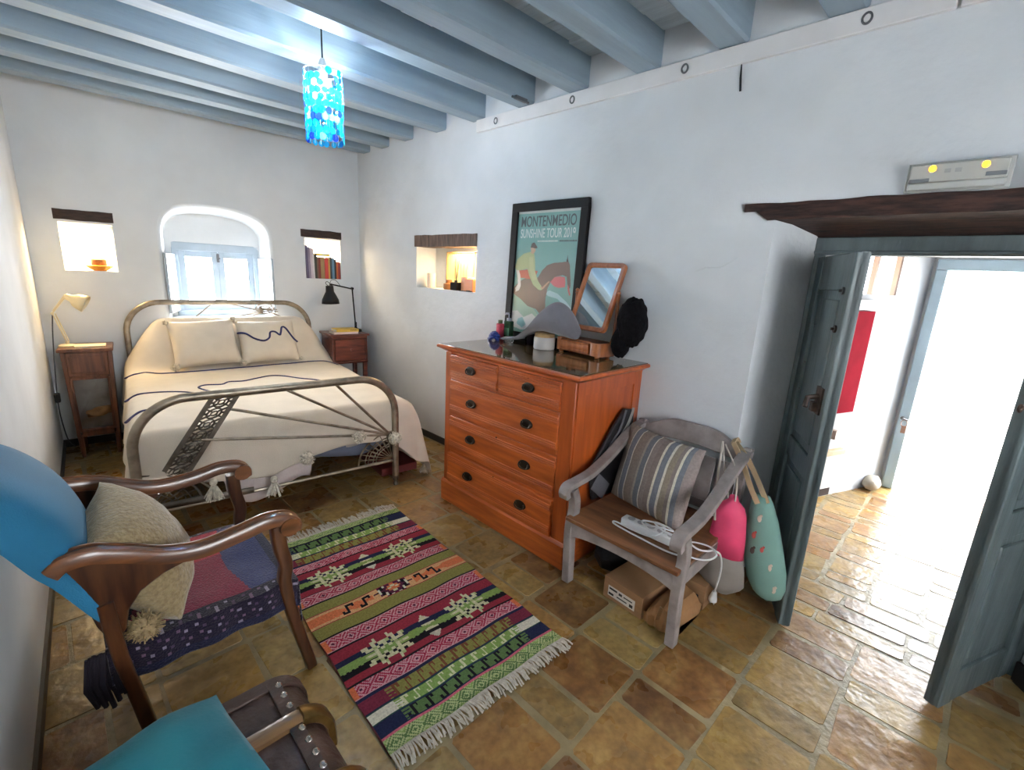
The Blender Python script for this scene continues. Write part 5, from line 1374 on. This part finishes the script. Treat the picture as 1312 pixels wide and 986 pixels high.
# ------------------------------------------------------------------ blue armchair
oak = mat('polished_brown_oak', '7d4b29', .3, col2='4a2a16', vs=4, stretch=(1.2, 7, 7), coat=.25, detail=6)
oakv = mat('polished_brown_oak_upright', '5f3921', .32, col2='371d10', vs=4, stretch=(7, 7, 1), coat=.25, detail=6)
blue_up = mat('turquoise_blue_upholstery', '2a6d90', .8, var=.14, vs=3, bump=.12, bs=200, sheen=.05, spec=.2)
ac = thing('armchair', 'wooden armchair with scrolled arms and turquoise-blue upholstered back by the left wall', 'armchair', (.25, 1.93, 0))
LOX, LOY = .25, 1.93
def q_(pts, y): return [(a-LOX, y-LOY, z) for a, z in pts]
for y, dz, pts in ((1.66, 0, [(-.085, .745), (-.055, .766), (0, .768), (.045, .752), (.10, .728), (.165, .696), (.264, .675), (.38, .688), (.465, .702), (.530, .692), (.560, .665), (.560, .640)]),
                   (2.22, 0, [(-.085, .765), (-.045, .780), (.04, .768), (.12, .735), (.19, .705), (.26, .692), (.36, .698), (.45, .715), (.52, .708), (.552, .682), (.555, .655)])):
    sp = spline(q_(pts, y), 5); n = len(sp)
    sc = [(1-.12*sin(pi*i/n)+.15*sm(i/n, .75, .95), 1) for i in range(n)]
    m = M(); m.sweep(sp, [(-.033, -.024), (-.018, -.030), (.018, -.030), (.033, -.024), (.035, .004), (.026, .017), (.014, .020), (.008, .015), (-.008, .015), (-.014, .020), (-.026, .017), (-.035, .004)], up=(0, 0, 1), scale=sc)
    m.tube([(.535-LOX, y-.038-LOY, pts[-3][1]-.030), (.535-LOX, y+.038-LOY, pts[-3][1]-.030)], .034, 16)
    build('armrest', m, oak, ac)
    # broad shaped bracket where the arm meets the back
    bk = [(-.085, .770), (-.03, .775), (.06, .735), (.17, .690), (.24, .655), (.16, .634), (.10, .600), (.066, .55), (.054, .49), (.02, .45), (-.01, .53), (-.03, .63), (-.075, .70)]
    m = M(); m.prism([(a-LOX, z) for a, z in bk], lambda a, b, h: (a, y-.016-LOY+h, b), .032); build('arm_bracket', m, oakv, ac, bevel=.006)
    # front post and curved leg
    sp = spline(q_([(.500, .67), (.505, .58), (.52, .50), (.512, .43), (.525, .32), (.553, .18), (.578, .07), (.592, 0)], y), 6)
    n = len(sp); m = M(); m.sweep(sp, rrect(.042, .046, .010, 3), up=(-1, 0, 0), scale=[(1, 1.1-.25*i/n) for i in range(n)]); build('leg', m, oakv, ac)
    # rear leg
    sp = spline(q_([(.015, .60), (.028, .42), (.055, .22), (.085, 0)], y), 6)
    m = M(); m.sweep(sp, rrect(.052, .04, .008, 3), up=(-1, 0, 0)); build('leg', m, oakv, ac)
m = M(); m.bx(.0-LOX, .54-LOX, 1.675-LOY, 2.205-LOY, .335, .415); build('seat', m, blue_up, ac, bevel=.02, bseg=3)
m = M(); m.bx(.49-LOX, .52-LOX, 1.68-LOY, 2.2-LOY, .30, .36); m.bx(.02-LOX, .05-LOX, 1.68-LOY, 2.2-LOY, .30, .36); build('seat_rail', m, oakv, ac, bevel=.003)
# upholstered back: a thick padded slab, leaning towards the wall
pf = spline([(.055, 0, .56), (.015, 0, .545), (-.015, 0, .60), (-.066, 0, .73), (-.110, 0, .80), (-.150, 0, .90), (-.182, 0, .965), (-.176, 0, 1.005), (-.140, 0, 1.003), (-.085, 0, .955), (-.030, 0, .875), (.008, 0, .78), (.035, 0, .68), (.055, 0, .56)], 4)[:-1]
cxp = sum(p.x for p in pf)/len(pf); czp = sum(p.z for p in pf)/len(pf)
m = M(); P = []
for i in range(33):
    u = -1+2*i/32; e = (1-abs(u)**4)**.5 if abs(u) < 1 else 0
    hk = .80+.20*e; tk = .45+.55*(1-abs(u)**8); row = []
    for p in pf:
        z = .55+(p.z-.55)*hk
        cl = .02-.42*(p.z-.55)                       # centre line of the slab
        row.append((cl-.014+(p.x-.01-cl)*tk+.018*(p.x > cl)*(1-u*u)*sin(pi*min(1, max(0, (p.z-.56)/.44)))-LOX, 1.93+.290*u-LOY, z))
    P.append(row)
m.grid(P, cv=True); n = len(pf); m._face(range(n)); m._face([32*n+k for k in range(n)][::-1]); build('backrest', m, blue_up, ac, smooth=75)

# throw blanket on the seat: red field, navy front and plum checked edges, fringe at the back corner
def throw_col(x, y):
    if x > .52: return lin('262a45')
    if x > .395+.02*sin(y*9): return lin('3a4373') if y < 2.10 else lin('4a3560')
    if x > .07+.03*sin(y*7): return lin('8c2440') if y < 2.0 else lin('c22d3a')
    return lin('42283c')
def throw_edge(x, s):
    i, j = int(x/.0105), int((s+.2)/.0105)
    if s < -.085: return lin('23243f')
    return lin(['9a8fa2', '7d5f78', '56405c'][(i*7+j*3) % 3]) if (i+j*2) % 5 == 0 and j % 3 else lin('241c30')
def throw_pt(a, b):
    """a: back to front 0..1, b: near side drape to far side 0..1"""
    x = .0+.60*a; s = -.115+.70*b            # distance along the cloth from the near seat edge
    y = 1.665+max(0, s); z = .424+.010*mnoise.noise(Vector((x*7, s*7, 2)))
    if s < 0: y = 1.662-.012-.02*abs(s)*4+.006*sin(x*40); z += s*.92
    if s > .555: z -= (s-.555)*.9; y = 1.665+.555+.012
    if x > .545: d = x-.545; x = .545+.012; z -= d*1.3
    return (x, y, z), s
NA, NB = 116, 134
m = M(); rows, cols = [], []
for i in range(NA+1):
    r_, c_ = [], []
    for j in range(NB+1):
        p, s = throw_pt(i/NA, j/NB); r_.append((p[0]-LOX, p[1]-LOY, p[2]))
        c_.append(throw_col(.60*i/NA, 1.665+s+.0) if .030 < s < .535 else throw_edge(.6*i/NA, s))
    rows.append(r_); cols.append(c_[:-1])
m.grid(rows, cols=cols[:-1])
thr = thing('throw_blanket', 'red and navy woven throw with checked edges spread over the armchair seat', 'blanket', (LOX, LOY, 0))
wool = mat('woven_wool', 'ffffff', .95, attr=True, var=.35, vs=140, bump=.6, bs=160, sheen=.3, spec=.15)
build('woven_cloth', m, wool, thr, smooth=60, solid=.007, weld=False)
m = M(); rf = random.Random(21)
for k in range(10):
    x0, y0 = -.045+.008*k, 1.655+.012*rf.random()
    m.tube([(x0-LOX, y0-LOY, .43), (x0-.012-LOX, y0-.016-LOY, .34), (x0+.01*rf.random()-LOX, y0-.02-LOY, .245+.04*rf.random())], [.006, .008, .007], 5)
build('fringe', m, mat('dark_fringe_yarn', '221c26', .95), thr)

beige = mat('beige_fleece', 'a4906c', .95, col2='8a7757', vs=70, bump=.6, bs=90, sheen=.4, spec=.1)
def beige_cushion():
    R = Matrix.Rotation(radians(82), 3, 'Z') @ Matrix.Rotation(-radians(26), 3, 'X')
    ex, ez, en = R @ Vector((1, 0, 0)), R @ Vector((0, 0, 1)), R @ Vector((0, -1, 0))
    rl = radians(4); ex, ez = ex*cos(rl)+ez*sin(rl), ez*cos(rl)-ex*sin(rl)
    C0 = Vector((.125, 1.885, .615)); T = lambda a, b, d: tuple(C0+ex*a+ez*b+en*d)
    return pillow(.42, .40, .25, T, seed=9, wr=.012, pinch=.05), T
bm_, TBe = beige_cushion(); bc = build('cushion', bm_, beige, smooth=60); tag(bc, 'beige fleece cushion with pompoms propped in the blue armchair', 'cushion')
bpom = mat('beige_yarn_pompom', 'a8906a', .95, var=.3, vs=60, bump=.8, bs=90)
pompom('pompom', (.096, 1.664, .462), .048, bc, bpom, 5); pompom('pompom', TBe(-.20, .13, -.03), .022, bc, bpom, 6)

# ------------------------------------------------------------------ leather trunk and its teal cushion
leather = mat('worn_brown_leather', '54403a', .45, col2='38271f', vs=9, bump=.5, bs=45, coat=.1, spec=.3)
slatm = mat('honey_wood_slat', '7d5c3a', .35, col2='5a3f26', vs=5, stretch=(1, 8, 8), coat=.3)
brs = mat('antique_brass_cap', '7a6238', .35, metal=.85, var=.3, vs=30); stud = mat('shiny_stud', 'a89f98', .2, metal=.9)
tr = thing('trunk', 'dome-edged brown leather trunk with wooden slats in the near left corner', 'trunk', (.12, .86, 0))
def trunk_prof(n=7):
    pts = [(-.27, 0), (-.27, .36)]
    for k in range(n+1):
        a = pi-pi/2*k/n; pts.append((-.19+.08*cos(a), .345+.08*sin(a)))
    for k in range(n+1):
        a = pi/2-pi/2*k/n; pts.append((.19+.095*cos(a), .335+.09*sin(a)))
    pts += [(.285, .25), (.285, 0)]; return pts
m = M(); m.prism([(a, b) for a, b in trunk_prof()], lambda a, b, h: (a, -.37+h, b), .74); build('body', m, leather, tr, bevel=.012, bseg=3, smooth=50)
def over(off):
    """path hugging the lid from back to front"""
    return [(a+(.0 if abs(a) < .2 else off*(1 if a > 0 else -1)), b+off) for a, b in trunk_prof()[2:]]
for y in (.205, -.02, -.25):
    m = M(); P = [(a, y, b) for a, b in over(.008)[:-2]]+[(.297, y, .25), (.297, y, .04)]
    m.sweep(P, [(-.022, -.008), (.022, -.008), (.022, .006), (.014, .012), (-.014, .012), (-.022, .006)], up=(0, 0, 1)); sl = build('slat', m, slatm, tr)
    m = M(); P = [(a, y, b) for a, b in over(.012)][9:-2]+[(.300, y, .29)]
    m.sweep(P, [(-.025, -.010), (.025, -.010), (.025, .008), (.016, .014), (-.016, .014), (-.025, .008)], up=(0, 0, 1)); build('brass_cap', m, brs, sl)
for y in (.36, -.36):
    m = M(); m.sweep([(a, y, b) for a, b in over(.004)]+[(.289, y, .25), (.289, y, .02)], [(-.02, -.004), (.02, -.004), (.02, .004), (-.02, .004)], up=(0, 0, 1)); build('edge_strap', m, leather, tr, bevel=.002)
m = M(); m.sweep([(.205, -.36, .432), (.205, .36, .432)], [(-.016, -.003), (.016, -.003), (.016, .003), (-.016, .003)]); build('edge_strap', m, leather, tr)
for k in range(17):
    y = -.34+k*.0425
    if min(abs(y-q) for q in (.205, -.02, -.25)) < .03: continue
    m = M(); m.ball((.215, y, .4335), (.010, .012, .006), 6, 10); build('stud', m, stud, tr)
tealv = mat('teal_velvet', '257783', .8, col2='1b6070', vs=3, sheen=.12, bump=.15, bs=90, spec=.2)
R = Matrix.Rotation(radians(-22), 3, 'Z')
# the cushion lies on the lid; corners follow the photo: far right, near right, and running off the frame to the left
tc0 = Vector((.015, 1.05, .478))
ex, ey = Vector((cos(radians(6)), sin(radians(6)), 0)), Vector((-sin(radians(7)), cos(radians(7)), 0))
m = pillow(.40, .335, .11, lambda a, b, c: tuple(tc0+ex*a+ey*b+Vector((0, 0, c+.02*mnoise.noise(Vector((a*6, b*6, 4)))))), seed=3, pinch=.05, n=26)
tcu = build('cushion', m, tealv, smooth=70); tag(tcu, 'teal velvet cushion lying on the leather trunk', 'cushion')
m = M(); m.tube([tuple(tc0+ex*a+ey*b+Vector((0, 0, .062))) for a, b in ((-.045, -.02), (-.030, -.008), (-.018, -.0))], .0045, 6, flat=(1, .5)); build('button_slit', m, mat('dark_teal_slit', '123c42', .8), tcu)

# ------------------------------------------------------------------ pendant lamp of blue shell discs
PX_, PY_ = 1.245, 2.81
pl = thing('pendant_lamp', 'cylindrical pendant lamp of blue and turquoise shell discs hanging from the beams', 'lamp', (PX_, PY_, 2.24))
m = M(); m.tube([(0, 0, .44), (0, 0, .645)], .0045, 8); build('flex', m, blkm, pl)
m = M(); m.lathe([(.012, .44), (.018, .43), (.024, .40), (.024, .36), (.02, .35)], 16); build('lamp_holder', m, mat('white_bakelite', 'd9dcde', .4), pl)
bulbm = mat('lit_bulb', 'ffffff', .3, emit='e2f3ff', estr=110)
m = M(); m.ball((0, 0, .300), (.036, .036, .05), 12, 16); build('bulb', m, bulbm, pl)
m = M(); m.tube([(.098*cos(a), .098*sin(a), .375) for a in [k*pi/16 for k in range(32)]], .003, 5, closed=True)
for k in range(3): m.tube([(.022*cos(k*2.1), .022*sin(k*2.1), .385), (.098*cos(k*2.1), .098*sin(k*2.1), .375)], .002, 5)
build('wire_ring', m, mat('white_wire', 'cfd6da', .4), pl)
def shell(name, c):
    m = bpy.data.materials.new(name); m.use_nodes = True; nt = m.node_tree; nt.nodes.clear(); N = nt.nodes; L = nt.links
    o = N.new('ShaderNodeOutputMaterial'); t = N.new('ShaderNodeBsdfTranslucent'); g = N.new('ShaderNodeBsdfGlossy'); a = N.new('ShaderNodeMixShader'); tr_ = N.new('ShaderNodeBsdfTransparent'); b = N.new('ShaderNodeMixShader')
    nz = N.new('ShaderNodeTexNoise'); nz.inputs['Scale'].default_value = 30; mx = N.new('ShaderNodeMix'); mx.data_type = 'RGBA'
    mx.inputs['A'].default_value = (*lin(c), 1); mx.inputs['B'].default_value = (*[min(1, x*1.5+.05) for x in lin(c)], 1)
    L.new(nz.outputs['Fac'], mx.inputs['Factor']); L.new(mx.outputs['Result'], t.inputs['Color']); L.new(mx.outputs['Result'], tr_.inputs['Color'])
    g.inputs['Roughness'].default_value = .15; a.inputs[0].default_value = .10; L.new(t.outputs[0], a.inputs[1]); L.new(g.outputs[0], a.inputs[2])
    b.inputs[0].default_value = .42; L.new(a.outputs[0], b.inputs[1]); L.new(tr_.outputs[0], b.inputs[2]); L.new(b.outputs[0], o.inputs[0]); return m
shells = [shell('shell_'+n, c) for n, c in (('turquoise', '35c9e6'), ('azure', '2f9fe0'), ('cobalt', '3f63d0'), ('pale_aqua', '8fe0ee'), ('sea_blue', '25b0d8'))]
disc_m = {}
def disc_mesh(si):
    if si not in disc_m:
        m = M(); m.lathe([(.0, -.0008), (.0175, -.0008), (.0185, 0), (.0175, .0008), (0, .0008)], 16, T=lambda x, y, z: (z, x, y), caps=False)
        o = build('disc_source', m, shells[si]); disc_m[si] = o.data; bpy.data.objects.remove(o)
    return disc_m[si]
rd_ = random.Random(2); allD = []
for row in range(11):
    for k in range(18):
        if rd_.random() < (.35 if row < 4 else .10): continue
        a = 2*pi*(k+.5*(row % 2))/18+rd_.uniform(-.05, .05)
        allD.append((a, .36-row*.0325, .098+rd_.uniform(-.004, .004), rd_.choice([0, 0, 1, 1, 2, 3, 4, 4])))
cam_dir = atan2(-PY_, -PX_)
allD.sort(key=lambda t: -cos(t[0]-cam_dir))
rest = {}
for i, (a, z, r_, si) in enumerate(allD):
    if i < 100:
        o = bpy.data.objects.new('shell_disc', disc_mesh(si)); COL.objects.link(o); o.parent = pl
        o.location = (r_*cos(a), r_*sin(a), z); o.rotation_euler = (0, rd_.uniform(-.15, .15), a+rd_.uniform(-.2, .2))
    else: rest.setdefault(0, []).append((a, z, r_))
m = M()
for a, z, r_ in rest[0]:
    ca, sa = cos(a), sin(a)
    m.lathe([(.0, -.0008), (.0155, -.0008), (.0165, 0), (.0155, .0008), (0, .0008)], 12, T=lambda x, y, zz: (r_*ca+zz*ca-x*sa, r_*sa+zz*sa+x*ca, z+y), caps=False)
o = build('shell_discs_behind', m, shells[4], pl); o['kind'] = 'stuff'
m = M()
for k in range(18):
    a = 2*pi*k/18; m.tube([(.098*cos(a), .098*sin(a), .375), (.098*cos(a), .098*sin(a), .03)], .0007, 4)
build('threads', m, mat('clear_thread', 'c9d9e2', .4), pl)
# low dark-red box behind the bed foot
m = M(); m.bx(0, .30, 0, .55, .012, .075); tag(build('storage_box', m, mat('dark_red_box', '6d2a28', .6), bevel=.006, loc=(1.70, 3.05, 0), rz=-TH), 'low dark-red box pushed under the right edge of the bed', 'box')
# ------------------------------------------------------------------ light
def light(name, kind, loc, power, color, size=.1, rot=None, sy=None, spread=None):
    d = bpy.data.lights.new(name, kind); d.energy = power; d.color = color
    if kind == 'AREA':
        d.size = size
        if sy: d.shape = 'RECTANGLE'; d.size_y = sy
        if spread: d.spread = spread
    elif kind == 'POINT': d.shadow_soft_size = size
    o = bpy.data.objects.new(name, d); COL.objects.link(o); o.location = loc
    if rot: o.rotation_euler = rot
    return o
# pendant bulb
light('pendant_light', 'POINT', (PX_, PY_, 2.24+.275), 31, (.90, .955, 1.0), .035)
# warm strips hidden at the front top of the wall niches
warm = (1.0, .72, .36)
p = BW(.32, .10, 1.785); light('niche_light', 'AREA', p, 9, warm, .22, (0, 0, -TH), .10)
p = BW(2.15, .12, 1.815); light('niche_light', 'AREA', p, 6, (1, .78, .5), .26, (0, 0, -TH), .10)
light('niche_light', 'AREA', (W+.12, 3.28, 1.775), 4, warm, .10, (0, 0, 0), .50)
light('niche_lamp', 'POINT', (W+.15, 3.10, 1.66), 3, warm, .04)
# daylight entering by the arched window over the bed
light('bed_window_daylight', 'AREA', BW(1.2375, .62, 1.42), 60, (.97, .98, 1.0), .70, (radians(-90), 0, -TH), .62)
# sun on the yard
sd = bpy.data.lights.new('sun', 'SUN'); sd.energy = 9; sd.angle = radians(.6); so = bpy.data.objects.new('sun', sd); COL.objects.link(so)
so.rotation_euler = Vector((.22, -.5, -.84)).to_track_quat('-Z', 'Y').to_euler()
w = bpy.data.worlds.new('sky'); S.world = w; w.use_nodes = True
bgn = w.node_tree.nodes['Background']; bgn.inputs['Color'].default_value = (.93, .965, 1.0, 1); bgn.inputs['Strength'].default_value = 15

# ------------------------------------------------------------------ camera
yaw, pitch, roll = radians(45.285), radians(13.404), radians(2.990)
fw = Vector((sin(yaw)*cos(pitch), cos(yaw)*cos(pitch), -sin(pitch))); r0 = Vector((cos(yaw), -sin(yaw), 0)); u0 = r0.cross(fw)
r1 = r0*cos(roll)+u0*sin(roll); u1 = u0*cos(roll)-r0*sin(roll)
cd = bpy.data.cameras.new('camera'); co_ = bpy.data.objects.new('camera', cd); COL.objects.link(co_)
mw_ = Matrix.Identity(4)
for i in range(3): mw_[i][0] = r1[i]; mw_[i][1] = u1[i]; mw_[i][2] = -fw[i]
mw_[2][3] = 1.6
co_.matrix_world = mw_
cd.sensor_fit = 'HORIZONTAL'; cd.sensor_width = 36; cd.lens = 598/1312*36; cd.clip_start = .02; cd.clip_end = 100
S.camera = co_
vs_ = S.view_settings; vs_.view_transform = 'Standard'; vs_.look = 'None'; vs_.gamma = 1; vs_.use_curve_mapping = False; vs_.exposure = 1.25
cy = S.cycles
cy.use_denoising = True; cy.max_bounces = 10; cy.diffuse_bounces = 5; cy.sample_clamp_indirect = 6
